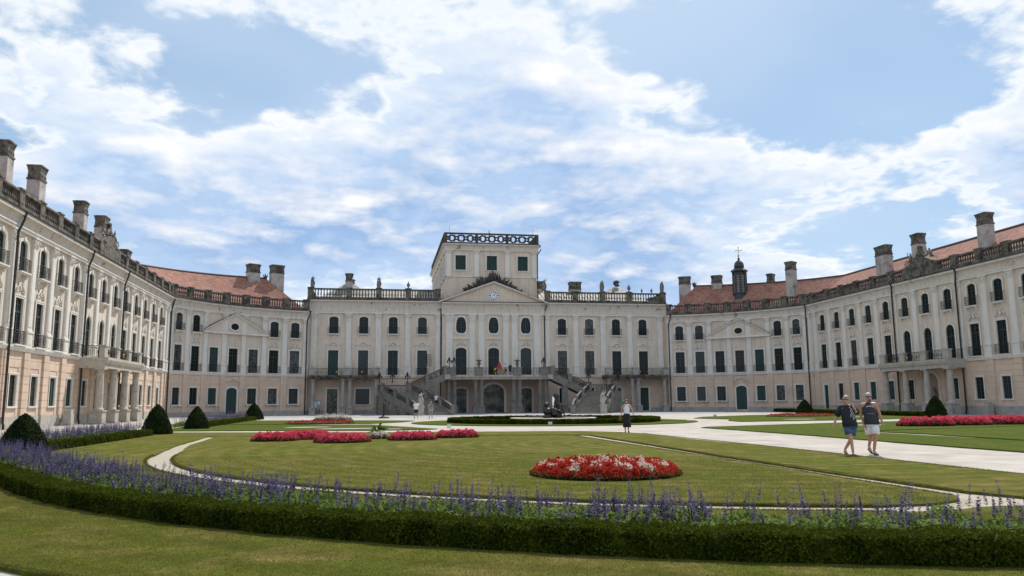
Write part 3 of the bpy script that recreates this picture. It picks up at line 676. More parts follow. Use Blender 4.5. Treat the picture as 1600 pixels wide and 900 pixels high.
def person(loc, rz, J, label, top, bottom, hair, skin='skin', sleeve=.55, short=.75, top_m='navy', bot_m='denim', shoes='sandal', fingers=False, group=None, scale=1.0, fat=1.0, long_hair=False, glasses=False, dress=False):
    p = thing('person', label, 'person', loc, rz, group); M = T(*loc, rz, scale)
    obj('body', body_mesh(J, skin, fingers, fat), p, M)
    pe, sp, ch_, nk = (Vector(J[k]) for k in ('pel', 'spi', 'che', 'nec')); f = fat
    shz = (J['shl'][2] + J['shr'][2]) / 2; shx = (J['shl'][0] + J['shr'][0]) / 2; hw = abs(J['shr'][0] - J['shl'][0]) / 2
    lo = -.06 if not dress else .04
    rings = [(pe.x, pe.y, pe.z + lo, .186 * f, .142 * f), (lerp(pe, sp, .5)[0], pe.y, lerp(pe, sp, .5)[2], .172 * f, .130 * f), (sp.x, sp.y, sp.z, .164 * f, .122 * f), (ch_.x, ch_.y, ch_.z, .176 * f, .122 * f), (shx, ch_.y, shz - .01, hw * (.92 if sleeve > 0 else .72), .092), (shx, ch_.y, shz + .05, hw * (.86 if sleeve > 0 else .55), .085 if sleeve > 0 else .07), (nk.x, nk.y, min(nk.z - .01, shz + .10), .080, .074)]
    sb = MB().eloft(rings)
    if sleeve > 0:
        for q in 'lr':
            A, B = Vector(J['sh' + q]), Vector(J['el' + q]); C_ = A + (B - A) * sleeve; A2 = A + (ch_ - A) * .25 + Vector((0, 0, .02)); sb.tube([A2, A, A + (C_ - A) * .5, C_], [.085, .090, .084, .082], 10)
    sb.make('shirt' if sleeve > 0 else 'tank_top', top_m, p, M, True)
    if dress:
        z0 = dress; hip = Vector(J['pel']); bb = MB().lathe([(.135, hip.z + .20), (.17, hip.z), (.20, (hip.z + z0) / 2), (.22, z0)], 14, hip.x, hip.y, 0, .72); bb.make('skirt', bot_m, p, M, True)
    else:
        sb = MB().eloft([(pe.x, pe.y, pe.z - .10, .172 * f, .130 * f), (pe.x, pe.y, pe.z - .02, .170 * f, .130 * f), (lerp(pe, sp, .4)[0], pe.y, lerp(pe, sp, .4)[2], .160 * f, .120 * f)])
        for q in 'lr':
            A, B = Vector(J['hi' + q]), Vector(J['kn' + q]); C_ = A + (B - A) * short; sb.tube([A + Vector((0, 0, -.02)), A + (C_ - A) * .45, C_], [.092 * f, .104 * f, .104 * f], 12)
        sb.make('shorts', bot_m, p, M, True)
    h = Vector(J['hea']); fd = Vector(J.get('face', (0, -1, 0))).normalized(); bk = -fd
    hb = MB().blob((h.x + bk.x * .028, h.y + bk.y * .028, h.z + .045), (.090, .102, .085), 5, .05, 2)
    if long_hair: hb.blob((h.x + bk.x * .07, h.y + bk.y * .07, h.z - .06), (.075, .06, .15), 6, .08, 2)
    hb.make('hair', hair, p, M, True)
    sd = fd.cross(Vector((0, 0, 1)))
    for sg in (-1, 1): MB().blob(tuple(h + sd * sg * .082 + Vector((0, 0, -.005)) ), (.014, .022, .03), 1, .05, 1).make('ear', skin, p, M, True)
    if glasses:
        gb = MB()
        for sg in (-1, 1): gb.blob(tuple(h + fd * .083 + sd * sg * .036 + Vector((0, 0, .018))), (.032, .022, .021), 1, .03, 1); gb.tube([h + fd * .08 + sd * sg * .062 + Vector((0, 0, .022)), h + sd * sg * .084 + Vector((0, 0, .022))], .006, 4)
        gb.make('sunglasses', 'lens', p, M, True)
    for s_ in 'lr':
        an, to = Vector(J['an' + s_]), Vector(J['to' + s_]); d = (to - an); d2 = Vector((d.x, d.y, 0)); 
        heel = an - (d2.normalized() * .05 if d2.length > .01 else Vector()) + Vector((0, 0, -.05)); 
        skm = skin_mesh('shoe', [tuple(heel), tuple(lerp(heel, to, .55)), tuple(to + d.normalized() * .04)], [(0, 1), (1, 2)], [(.042, .034), (.048, .036), (.042, .026)], shoes, 1)
        obj('shoe', skm, p, M)
    return p, M

def statue_mesh(key, robe=True, arm=0):
    def mk():
        J = dict(STAND); rr = random.Random(key)
        J['spi'] = (.03, 0, 1.16); J['che'] = (.0, .0, 1.36); J['hea'] = (.02, -.02, 1.63); J['pel'] = (-.04, 0, .96)
        if arm == 1: J['ell'] = (-.30, -.05, 1.30); J['wrl'] = (-.16, -.16, 1.45); J['hal'] = (-.10, -.17, 1.52)
        if arm == 2: J['elr'] = (.34, -.02, 1.52); J['wrr'] = (.30, -.06, 1.80); J['har'] = (.29, -.08, 1.90); J['ell'] = (-.27, -.05, 1.2); J['wrl'] = (-.10, -.18, 1.08); J['hal'] = (-.04, -.2, 1.06)
        if arm == 0: J['elr'] = (.30, .0, 1.22); J['wrr'] = (.12, -.17, 1.14); J['har'] = (.05, -.19, 1.14)
        J['knr'] = (.13, -.12, .52); J['anr'] = (.12, .03, .09)
        me = body_mesh(J, 'statue_stone'); b = MB(); bmv = [tuple(v.co) for v in me.vertices]; b.add(bmv, [tuple(f.vertices) for f in me.polygons])
        if robe:
            prof = []
            for i in range(9):
                z = .03 + i * .125; prof.append((.26 - .011 * i + .02 * math.sin(i * 1.7 + key), z))
            n = 14; b2 = MB().lathe(prof, n, -.02, .02, 0, .75)
            vs = [(x + .03 * math.sin(7 * math.atan2(y, x) + z * 2.0), y + .03 * math.cos(6 * math.atan2(y, x) + z), z) for x, y, z in b2.v]; b.add(vs, b2.f)
            b.tube([(-.2, -.02, 1.46), (-.06, -.15, 1.25), (.14, -.13, 1.0), (.24, 0, .75), (.26, .05, .35)], [.05, .07, .08, .09, .07], 6)
            b.tube([(-.17, .08, 1.4), (-.24, .1, 1.0), (-.27, .08, .5), (-.25, .06, .1)], [.06, .1, .1, .07], 6)
        b.box(-.30, .30, -.26, .26, -.0, .07)
        bpy.data.meshes.remove(me)
        return b.mesh('statue', 'statue_stone', True)
    return cached(('statue', key, robe, arm), mk)
def m_urn(s=1.0):
    return cached(('urn', s), lambda: MB().lathe([(.20 * s, 0), (.20 * s, .08 * s), (.09 * s, .14 * s), (.08 * s, .22 * s), (.24 * s, .40 * s), (.27 * s, .55 * s), (.20 * s, .64 * s), (.25 * s, .68 * s), (.12 * s, .80 * s), (.06 * s, .95 * s), (.075 * s, 1.02 * s), (.01, 1.12 * s)], 10).mesh('urn', 'statue_stone', True))

# ------------------------------------------------------------------ palace: wings and curved ranges
Z1 = dict(gf=(1.55, 3.70), str=(5.36, 5.70), f1=(5.80, 9.05), f2=(10.88, 13.10), cap=13.66, ent=(13.66, 13.95, 14.85), bal=16.28)
BW = 3.571
NB = 14
LW = 2.14 + BW * NB + .8
def wing_frame(sg):
    cx_, cy_ = 42.81, 102.59; k = .0226
    def fr(s):
        t = (LW - s) if sg < 0 else s
        x = sg * (cx_ - k * t); y = cy_ - t
        return (x, y, -k if sg < 0 else -k, 1.0) if sg < 0 else (x, y, -k, -1.0)
    return fr
AC = (19.326, 92.847); AR = 25.42; A0 = 1.25378; QL = AR * .86
def quad_frame(sg):
    def fr(s):
        t = (QL - s) if sg < 0 else s
        th = A0 - t / AR; c, n = math.cos(th), math.sin(th)
        return (-(AC[0] + AR * c), AC[1] + AR * n, n, c) if sg < 0 else (AC[0] + AR * c, AC[1] + AR * n, n, -c)
    return fr

def roof(rg, s0, s1, z0, zr, o0, orr, back, hip0=0, hip1=0, zr1=None):
    b = MB(); cs = rg.cuts(s0, s1); n = len(cs); zr1 = zr if zr1 is None else zr1
    zz = lambda s: zr + (zr1 - zr) * (s - s0) / (s1 - s0)
    def hs(s): return min(max(s, s0 + hip0), s1 - hip1)
    vs = []
    for s in cs: vs += [rg.P(s, o0, z0), rg.P(hs(s), orr, zz(hs(s))), rg.P(s, back, z0)]
    fs = []
    for i in range(n - 1): fs += [(i * 3, (i + 1) * 3, (i + 1) * 3 + 1, i * 3 + 1), (i * 3 + 1, (i + 1) * 3 + 1, (i + 1) * 3 + 2, i * 3 + 2)]
    fs += [(0, 1, 2), ((n - 1) * 3, (n - 1) * 3 + 2, (n - 1) * 3 + 1)]
    b.add(vs, fs); ro = b.make('roof', 'roof_tile', rg.root)
    c = MB(); c.tube([rg.P(s, orr, zz(s) + .05) for s in rg.cuts(s0 + hip0, s1 - hip1)], .13, 6); c.make('ridge_cap', 'gutter_metal', ro)
    return ro
def backwall(rg, s0, s1, z1, o):
    b = MB(); cs = rg.cuts(s0, s1); n = len(cs); vs = []
    for s in cs: vs += [rg.P(s, o, 0), rg.P(s, o, z1)]
    b.add(vs, [(2 * i, 2 * i + 2, 2 * i + 3, 2 * i + 1) for i in range(n - 1)])
    for s in (s0, s1): b.add([rg.P(s, 0, 0), rg.P(s, o, 0), rg.P(s, o, z1), rg.P(s, 0, z1)], [(0, 1, 2, 3)])
    b.make('rear_wall', 'plaster', rg.root)

def iron_panel(A, B, h, gilt=False, parent=None, base=.08):
    A, B = Vector(A), Vector(B); L = (B - A).length; n = max(2, int(L / .16)); b = MB(); up_ = Vector((0, 0, 1)); d = (B - A) / L
    b.tube([A + up_ * base, B + up_ * base], .02, 4); b.tube([A + up_ * h, B + up_ * h], .03, 4); b.tube([A + up_ * (h - .16), B + up_ * (h - .16)], .014, 4)
    for k in range(n + 1): q = A + (B - A) * k / n; b.tube([q + up_ * base, q + up_ * h], .014, 3, False)
    m = max(1, int(L / .62))
    for k in range(m):
        c = A + (B - A) * (k + .5) / m + up_ * (h * .47)
        for r in (.24, .13): b.tube([c + d * r * math.cos(j * math.pi / 5) + up_ * r * 1.15 * math.sin(j * math.pi / 5) for j in range(11)], .018, 3, False)
        for sg in (-1, 1): b.tube([c + d * sg * .22 + up_ * -.22, c + d * sg * .05, c + d * sg * .25 + up_ * .24], .016, 3, False)
    o = b.make('iron_railing', 'iron', parent)
    if gilt:
        g_ = MB()
        for k in range(m):
            if k % 2 == 0: c = A + (B - A) * (k + .5) / m + up_ * (h * .47); g_.blob(tuple(c), (.14, .05, .20), 3, .25, 1)
        g_.make('gilt_ornament', 'gilt', o)
    return o
def column(parent, x, y, z0, z1, r, ped=.95, pm='ashlar', mt='pale_stone'):
    M = T(x, y, 0)
    def shaft(): return MB().lathe([(r * 1.28, z0 + ped), (r * 1.28, z0 + ped + .1), (r * 1.08, z0 + ped + .2), (r, z0 + ped + .3), (r * .98, (z0 + z1) / 2), (r * .84, z1 - .42), (r * .98, z1 - .38), (r * .86, z1 - .34), (r * .86, z1 - .22), (r * 1.2, z1 - .12)], 14).box(-r * 1.28, r * 1.28, -r * 1.28, r * 1.28, z1 - .12, z1).mesh('column', mt, False)
    c = obj('column', cached(('col', z0, z1, r, ped, mt), shaft), parent, M)
    if ped > 0:
        obj('pedestal', cached(('colp', z0, r, ped, pm), lambda: MB().box(-r * 1.5, r * 1.5, -r * 1.5, r * 1.5, z0, z0 + ped - .1).box(-r * 1.7, r * 1.7, -r * 1.7, r * 1.7, z0 + ped - .1, z0 + ped).box(-r * 1.65, r * 1.65, -r * 1.65, r * 1.65, z0, z0 + .14).mesh('pedestal', pm)), c, M)
    return c

def build_wing(sg, label):
    fr = wing_frame(sg); x, y, _, _ = fr(LW / 2)
    root = thing('palace_wing', label, 'palace wing', (x, y, 0), 0, 'side wings of the palace')
    rg = Range(root, fr, LW, 3.6)
    S = lambda t: (LW - t) if sg < 0 else t
    bays = [2.14 + BW * (n + .5) for n in range(NB)]
    pil = [S(2.14 + BW * n) for n in range(NB + 1)] + [S(.55)]
    holes_g, holes_u = [], []
    shut = {8, 9} if sg < 0 else {2, 3, 4}
    for n, t in enumerate(bays):
        s = S(t)
        if n == 0: holes_g.append((s - .5, s + .5, .35, 3.55, 0)); continue
        if n == 6: holes_g.append((s - 1.05, s + 1.05, .5, 4.4, 1.05)); continue
        holes_g.append((s - .575, s + .575, Z1['gf'][0], Z1['gf'][1], 0))
    for n, t in enumerate(bays):
        s = S(t); arch = n in (5, 6, 7)
        holes_u.append((s - .65, s + .65, Z1['f1'][0], Z1['f1'][1] + (.25 if arch else 0), .6 if arch else 0))
        holes_u.append((s - .60, s + .60, Z1['f2'][0], Z1['f2'][1], .30))
    gw = rg.wall('ground_floor_wall', 'plaster_rose', 0, LW, 0, Z1['str'][0], holes_g)
    rg.courses(gw, 'plaster_rose', 0, LW, .85, Z1['str'][0], 8, holes_g, pil, .95)
    rg.wall('upper_wall', 'plaster', 0, LW, Z1['str'][0], Z1['ent'][1], holes_u)
    pm = 'ashlar' if sg < 0 else 'ashlar_grey'
    b = MB(); ev = sorted({0, LW} | {e for p in pil for e in (p - .5, p + .5) if 0 < e < LW} | {S(bays[0]) - .62, S(bays[0]) + .62, S(bays[6]) - 1.05, S(bays[6]) + 1.05})
    for a, c in zip(ev[:-1], ev[1:]):
        mid = (a + c) / 2
        if abs(mid - S(bays[0])) < .6 or abs(mid - S(bays[6])) < 1.0:
            if b.f: b.make('plinth', pm, root); b = MB()
            continue
        rg.bar(b, a, c, 0, .22 if any(abs(mid - p) < .5 for p in pil) else .09, 0, .85)
    b.make('plinth', pm, root)
    z = Z1['str']; rg.sweep('string_course', [(-.02, z[0]), (.20, z[0]), (.24, z[0] + .10), (.30, z[1] - .08), (.30, z[1]), (-.02, z[1])], 'trim', 0, LW)
    for p in pil: rg.pilaster(p, Z1['str'][1], Z1['cap'], .72, 1.15)
    for n, t in enumerate(bays):
        s = S(t); arch = n in (5, 6, 7)
        if n == 0: rg.window(s, .35, 1.0, 3.2, 0, 2, 5, None, False, True, name='door')
        elif n == 6:
            pass
        else: rg.window(s, Z1['gf'][0], 1.15, Z1['gf'][1] - Z1['gf'][0], 0, 4, 6, None, True, n in shut, name='window', dark=False, t=.12)
        h1 = Z1['f1'][1] - Z1['f1'][0] + (.25 if arch else 0)
        rg.window(s, Z1['f1'][0], 1.3, h1, .6 if arch else 0, 4, 8, .95 if not arch else None, True, False, 2.3, 1.2 if not arch else None, name='french_window', dark=sg > 0)
        rg.window(s, Z1['f2'][0], 1.2, Z1['f2'][1] - Z1['f2'][0], .30, 4, 6, .92, True, False, name='arched_window', dark=sg > 0)
    rg.entablature(Z1['ent'], 0, LW)
    rg.balustrade(Z1['ent'][2] + .02, Z1['bal'], 0, LW, [S(2.14 + BW * n) for n in range(NB + 1)] + [S(.45)])
    for n in (5, 8, 12): rg.downpipe(S(2.14 + BW * n) + (.5 if sg > 0 else -.5) * 0, Z1['ent'][2])
    rg.downpipe(S(.12), Z1['ent'][2])
    roof(rg, *((0, LW + 2.7) if sg < 0 else (-2.7, LW)), 14.9, 19.35, -.9, -6.4, -12.5); backwall(rg, 0, LW, 14.9, -12.5)
    # portico in front of bays 6 to 8
    s0, s1 = sorted((S(2.14 + BW * 5 - .35), S(2.14 + BW * 8 + .35))); OUT = 2.25
    po = rg.sweep('portico', [(0, 4.72), (OUT, 4.72), (OUT, 5.05), (OUT + .12, 5.12), (OUT + .22, 5.40), (OUT + .22, 5.62), (0, 5.62)], 'pale_stone' if sg < 0 else 'ashlar', s0, s1)
    for n in (5, 6, 7, 8):
        q = rg.P(S(2.14 + BW * n), OUT - .42, 0); column(root, q[0], q[1], 0, 4.72, .33, 1.15, 'ashlar' if sg < 0 else 'ashlar_grey', 'pale_stone' if sg < 0 else 'ashlar')
        b = MB(); M = rg.M(S(2.14 + BW * n), OUT - .30, 5.62); b.box(-.40, .40, -.22, .22, 0, .92).box(-.46, .46, -.28, .28, .92, 1.04); b.make('balcony_post', 'ashlar', root, M)
    for n in (5, 6, 7):
        a, c = sorted((S(2.14 + BW * n), S(2.14 + BW * (n + 1))))
        for u0, u1 in ((a + .40, (a + c) / 2), ((a + c) / 2, c - .40)): iron_panel(rg.P(u0, OUT - .30, 5.62), rg.P(u1, OUT - .30, 5.62), .98, n == 6, root)
    for e in (s0 + .25, s1 - .25): iron_panel(rg.P(e, OUT - .5, 5.62), rg.P(e, .3, 5.62), .98, False, root)
    # niche with rockwork figure behind the portico
    s = S(bays[6]); b = MB(); n_ = 10
    vs = []; 
    for k in range(n_ + 1):
        a = math.pi * k / n_; vs += [rg.P(s - 1.05 * math.cos(a), -.2 - .9 * math.sin(a), .5), rg.P(s - 1.05 * math.cos(a), -.2 - .9 * math.sin(a), 3.4)]
    b.add(vs, [(2 * k, 2 * k + 2, 2 * k + 3, 2 * k + 1) for k in range(n_)])
    for j in range(5):
        e0, e1 = R(18 * j), R(18 * (j + 1))
        for k in range(n_):
            a0_, a1_ = math.pi * k / n_, math.pi * (k + 1) / n_
            b.add([rg.P(s - 1.05 * math.cos(a) * math.cos(e), -.2 - .9 * math.sin(a) * math.cos(e), 3.4 + 1.0 * math.sin(e)) for a, e in ((a0_, e0), (a1_, e0), (a1_, e1), (a0_, e1))], [(0, 1, 2, 3)])
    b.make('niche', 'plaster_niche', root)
    M = rg.M(s, 0, .5)
    rg_o = obj('surround', cached('nsur', lambda: m_surround(2.1, 3.9, 1.05, .2).mesh('surround', 'trim')), root, M)
    q = rg.P(s, -.35, 0); st = thing('statue', ('rockwork fountain figure in the shaded niche behind the right wing portico' if sg > 0 else 'rockwork fountain figure in the niche behind the sunlit left wing portico'), 'statue', (q[0], q[1], 0), 0, 'niche figures')
    rk = MB(); rr = random.Random(5)
    for k in range(9): rk.blob((rr.uniform(-.5, .5), rr.uniform(-.25, .25), .35 + k * .11), (.42 - .02 * k, .3, .28), k, .25, 1)
    rk.make('rockwork', 'dark_stone', st, rg.M(s, -.30, .1)); obj('figure', statue_mesh(1, True, 1), st, rg.M(s, -.30, 1.25))
    # attic with cartouche and figures on the balustrade over the middle bay
    s = S(bays[6]); zt = Z1['bal']
    b = MB(); n_ = 16; W_ = 3.0
    top = [(-W_ + 2 * W_ * i / n_, zt + .05 + .85 * (math.cos((i / n_ - .5) * math.pi) ** 2)) for i in range(n_ + 1)]
    b.prism([(-W_, zt - 1.2)] + top + [(W_, zt - 1.2)], -.42, .08)
    at = b.make('attic_panel', 'lichen_stone', root, rg.M(s))
    b = MB().blob((0, -.1, zt + 1.25), (.42, .3, .75), 11, .18, 2)
    for sd in (-1, 1):
        b.tube([(sd * .3, -.2, zt + 1.5), (sd * .7, -.25, zt + .95), (sd * 1.15, -.2, zt + .9), (sd * 1.5, -.15, zt + 1.15)], [.12, .09, .09, .06], 6)
        b.tube([(sd * .25, -.1, zt + 1.75), (sd * .45, -.1, zt + 2.0), (sd * .2, -.1, zt + 2.15)], .09, 5)
    b.blob((0, -.1, zt + 2.0), (.28, .25, .25), 12, .2, 2)
    b.make('cartouche', 'lichen_stone', at, rg.M(s), True)
    for sd in (-1, 1):
        J = dict(STAND); J['pel'] = (0, 0, .42); J['spi'] = (-.06 * sd, 0, .62); J['che'] = (-.10 * sd, 0, .80); J['nec'] = (-.12 * sd, 0, .94); J['hea'] = (-.12 * sd, -.02, 1.06); J['top'] = (-.12 * sd, 0, 1.15)
        J['shl'] = (-.28 * 1 if sd > 0 else -.08, 0, .86); J['shr'] = (.08 if sd > 0 else .28, 0, .86)
        J['ell'] = (J['shl'][0] - .15, -.05, .98); J['wrl'] = (J['shl'][0] - .1, -.1, 1.18); J['hal'] = (J['shl'][0] - .06, -.1, 1.26)
        J['elr'] = (J['shr'][0] + .15, -.05, .7); J['wrr'] = (J['shr'][0] + .25, -.05, .5); J['har'] = (J['shr'][0] + .28, -.05, .44)
        J['hil'] = (.05 * sd, -.06, .40); J['knl'] = (.38 * sd, -.12, .50); J['anl'] = (.66 * sd, -.1, .22); J['tol'] = (.82 * sd, -.1, .18)
        J['hir'] = (.06 * sd, .06, .38); J['knr'] = (.42 * sd, .05, .34); J['anr'] = (.76 * sd, .02, .12); J['tor'] = (.92 * sd, .0, .10)
        me = cached(('sit', sd), lambda: body_mesh(J, 'statue_stone', fat=1.15))
        side = ('left' if sd < 0 else 'right')
        q = rg.P(s + sd * 1.75, .15, zt + .3)
        f = obj('statue', me, None, rg.M(s + sd * 1.75, .15, zt + .22 ) @ Matrix.Scale(1.25, 4))
        tag(f, f'seated stone figure {side} of the cartouche on the {"left" if sg < 0 else "right"} wing balustrade', 'statue', 'seated roof figures')
    return rg, S
LWR, LS = build_wing(-1, 'sunlit long palace wing with rose ground floor on the left')
RWR, RS = build_wing(1, 'shaded long palace wing with salmon tiled roof on the right')
def chim_y(rg, y): return (LW - (102.59 - y)) if rg is LWR else (102.59 - y)
for y, zt, a in ((64.9, 22.2, .65), (71.3, 22.1, .75), (82.2, 21.8, .6), (88.7, 21.8, .8), (97.4, 19.8, .9)): chimney(LWR, chim_y(LWR, y), -4.1, 16.5, zt - .15, a * .86, .52)
for y, zt, a in ((72.3, 21.2, .75), (83.2, 21.3, .75), (90.1, 21.2, 1.25), (93.0, 20.4, .45)): chimney(RWR, chim_y(RWR, y), -4.1 if a > .55 else -6.5, 15.5, zt - .1, a * .86, .52)
b = MB(); b.box(-1.0, 1.0, -.7, .7, 0, .12); b.frus(0, 0, .12, .5, 1.0, .7, .9, .1); b.make('roof_hatch', 'roof_metal', RWR.root, RWR.M(chim_y(RWR, 97.2), -2.6, 16.6))

def build_quad(sg, label):
    fr = quad_frame(sg); x, y, _, _ = fr(QL / 2)
    root = thing('curved_palace_range', label, 'palace range', (x, y, 0), 0, 'curved ranges of the palace')
    rg = Range(root, fr, QL, 1.0)
    S = lambda t: (QL - t) if sg < 0 else t          # t runs from the main block to the wing
    pw = (QL - .8) / 7; bays = [.4 + pw * (n + .5) for n in range(7)]
    pil = [S(.4 + pw * n) for n in range(8)]
    hg, hu = [], []
    for n, t in enumerate(bays):
        s = S(t)
        if n == 3: hg.append((s - .80, s + .80, .25, 3.75, .45))
        else: hg.append((s - .65, s + .65, Z1['gf'][0], Z1['gf'][1], 0))
        hu.append((s - .68, s + .68, Z1['f1'][0], Z1['f1'][1], 0))
        if n not in (2, 3, 4): hu.append((s - .60, s + .60, Z1['f2'][0], Z1['f2'][1], .30))
    gw = rg.wall('ground_floor_wall', 'plaster_rose', 0, QL, 0, Z1['str'][0], hg)
    rg.courses(gw, 'plaster_rose', 0, QL, .60, Z1['str'][0], 8, hg, pil, .85)
    rg.wall('upper_wall', 'plaster', 0, QL, Z1['str'][0], Z1['ent'][1], hu)
    b = MB(); rg.bar(b, 0, S(bays[3]) - .98, 0, .19, 0, .60); b.make('plinth', 'ashlar_grey', root); b = MB(); rg.bar(b, S(bays[3]) + .98, QL, 0, .19, 0, .60); b.make('plinth', 'ashlar_grey', root)
    z = Z1['str']; rg.sweep('string_course', [(-.02, z[0]), (.18, z[0]), (.22, z[0] + .10), (.27, z[1] - .08), (.27, z[1]), (-.02, z[1])], 'trim', 0, QL)
    for p in pil: rg.pilaster(p, Z1['str'][1], Z1['cap'], .66, 1.15)
    shut = {4} if sg < 0 else {4}
    for n, t in enumerate(bays):
        s = S(t)
        if n == 3:
            d = rg.window(s, .25, 1.6, 3.5, .45, 2, 6, None, False, True, name='door', t=.2)
            hm = MB(); w_ = 1.25
            hm.ring([(-w_, 0), (-w_ * .55, 0), (0, .36), (w_ * .55, 0), (w_, 0)], [(-w_, .10), (-w_ * .5, .10), (0, .48), (w_ * .5, .10), (w_, .10)], -.24, 0); hm.make('hood_moulding', 'trim', d, rg.M(s, 0, 4.62))
        else: rg.window(s, Z1['gf'][0], 1.3, Z1['gf'][1] - Z1['gf'][0], 0, 4, 5, None, True, n in shut, name='window', t=.12)
        rg.window(s, Z1['f1'][0], 1.36, Z1['f1'][1] - Z1['f1'][0], 0, 4, 7, .95, True, n == (4 if sg > 0 else 4), 2.3, .9 if n not in (2, 3, 4) else None, name='french_window', dark=True)
        if n not in (2, 3, 4): rg.window(s, Z1['f2'][0], 1.2, Z1['f2'][1] - Z1['f2'][0], .30, 4, 6, .92, True, False, name='arched_window', dark=True)
    # pediment over the three middle bays
    a, c = sorted((S(.4 + pw * 2 - .35), S(.4 + pw * 5 + .35))); cs = np.linspace(a, c, 25); mid = (a + c) / 2; H_ = 2.45; zb = 10.95
    def zt_(s): return zb + .28 + H_ * (1 - abs(s - mid) / ((c - a) / 2))
    b = MB(); vs = []
    for s in cs: vs += [rg.P(s, .12, zb + .1), rg.P(s, .12, zt_(s) - .05)]
    b.add(vs, [(2 * i, 2 * i + 2, 2 * i + 3, 2 * i + 1) for i in range(24)])
    pe = b.make('pediment', 'plaster', root)
    b = MB()
    for prof in ([(0, 0), (.42, 0), (.42, .16), (.30, .24), (0, .24)],): rg.sweep('', [(o, zb + q) for o, q in prof], None, a - .15, c + .15, None, b)
    vs = []; prof = [(.0, -.10), (.24, -.10), (.46, .10), (.46, .20), (0, .20)]; n_ = len(prof)
    for s in cs: vs += [rg.P(s, o, zt_(s) + q) for o, q in prof]
    b.add(vs, [(i * n_ + k, i * n_ + (k + 1) % n_, (i + 1) * n_ + (k + 1) % n_, (i + 1) * n_ + k) for i in range(24) for k in range(n_)])
    b.make('pediment_cornice', 'trim', pe)
    MM = rg.M(mid, .12, zb + 1.05)
    ring_ = [(.62 * math.cos(k * math.pi / 10), .46 * math.sin(k * math.pi / 10)) for k in range(21)]; ro_ = [(x_ * 1.28, z_ * 1.3) for x_, z_ in ring_]
    oc = MB().ring(ring_, ro_, -.12, 0).make('oculus', 'trim', pe, MM); MB().prism(ring_[:-1], -.03, .02).make('glass', 'glass', pe, MM)
    vs = []; b = MB()                                   # coping strip of dark sheet metal on the rakes
    for s in cs: vs += [rg.P(s, .0, zt_(s) + .215), rg.P(s, .50, zt_(s) + .215)]
    b.add(vs, [(2 * i, 2 * i + 1, 2 * i + 3, 2 * i + 2) for i in range(24)]); b.make('flashing', 'gutter_metal', pe)
    rg.entablature(Z1['ent'], 0, QL)
    rg.balustrade(Z1['ent'][2] + .02, Z1['bal'] + .12, 0, QL, [S(.45)] + [S(.4 + pw * n) for n in range(1, 7)] + [S(QL - .42)])
    rg.downpipe(S(.28), Z1['ent'][2])
    roof(rg, *((-2.0, QL) if sg < 0 else (0, QL + 2.0)), 14.9, 19.35 if sg < 0 else 20.35, -.9, -6.2, -12.0, *((0, 4.2) if sg < 0 else (4.2, 0)), 20.35 if sg < 0 else 19.35); backwall(rg, 0, QL, 14.9, -12.0)
    x0_, y0_, _ = rg.P(S(0.0), 0, 0); MB().box(*sorted((x0_ - sg * .02, x0_ + sg * .5)), y0_ - .02, 118.3, 0, 14.85).make('end_wall', 'plaster', root)
    return rg, S
LQ, LQS = build_quad(-1, 'left curved palace range with small pediment beside the sunlit wing')
RQ, RQS = build_quad(1, 'right curved palace range with bell turret on its red roof')
def arc_t(x):                                       # arc length from the main block for a point above |x|
    return (A0 - math.acos(min(1, (abs(x) - AC[0]) / (AR + 6.2)))) * AR
for x, zt, a in ((-35.8, 22.1, .85), (-32.6, 22.3, .95)): chimney(LQ, LQS(arc_t(x)), -6.0, 18.0, zt, a, .6)
for x, zt, a, o in ((32.4, 21.8, .95, -6.2), (36.9, 21.7, .8, -6.2), (43.0, 21.4, .45, -7.5), (46.3, 22.1, .6, -3.0)): chimney(RQ, RQS(min(QL - 1, arc_t(x))), o, 16.0, zt, a, .6)
for rg, S_, tt, sd in ((LQ, LQS, 4.3, 'left'), (RQ, RQS, 4.0, 'right')):
    M = rg.M(S_(tt), -6.2, 19.75); b = MB().lathe([(.10, 0), (.12, .25), (.28, .45), (.30, .6), (.1, .75), (.06, 1.1), (.01, 1.2)], 8)
    for k in range(6): a = k * math.pi / 3; b.tube([(.1 * math.cos(a), .1 * math.sin(a), .6), (.36 * math.cos(a), .36 * math.sin(a), .85), (.30 * math.cos(a), .30 * math.sin(a), 1.05)], [.06, .07, .02], 4)
    b.make('roof_finial', 'copper_dark', rg.root, M, True)
# bell turret
tt = 10.2; M = RQ.M(RQS(tt), -4.6, -.85)
tu = thing('bell_turret', 'dark octagonal bell turret with cross on the right curved roof', 'turret', tuple(M.translation) )
WM[tu.name] = M; tu.matrix_basis = M
MB().lathe([(1.35, 15.8), (1.30, 18.3), (1.12, 18.5), (1.10, 18.9)], 8, 0, 0, R(22.5)).make('base', 'copper_dark', tu, M)
b = MB()
for k in range(8):
    a = R(22.5 + 45 * k); b.tube([(1.02 * math.cos(a), 1.02 * math.sin(a), 18.85), (1.02 * math.cos(a), 1.02 * math.sin(a), 22.5)], .12, 6)
b.lathe([(.94, 18.85), (.94, 22.5)], 8, 0, 0, R(22.5)); b.make('drum', 'copper_dark', tu, M)
b = MB()
for k in range(8):
    a = R(45 * k); c, s_ = math.cos(a), math.sin(a)
    for j in range(11):
        z_ = 19.4 + j * .26; b.add([(c * .90 - s_ * .24, s_ * .90 + c * .24, z_), (c * .90 + s_ * .24, s_ * .90 - c * .24, z_), (c * .98 + s_ * .24, s_ * .98 - c * .24, z_ - .16), (c * .98 - s_ * .24, s_ * .98 + c * .24, z_ - .16)], [(0, 1, 2, 3)])
b.make('louvres', 'roof_metal', tu, M)
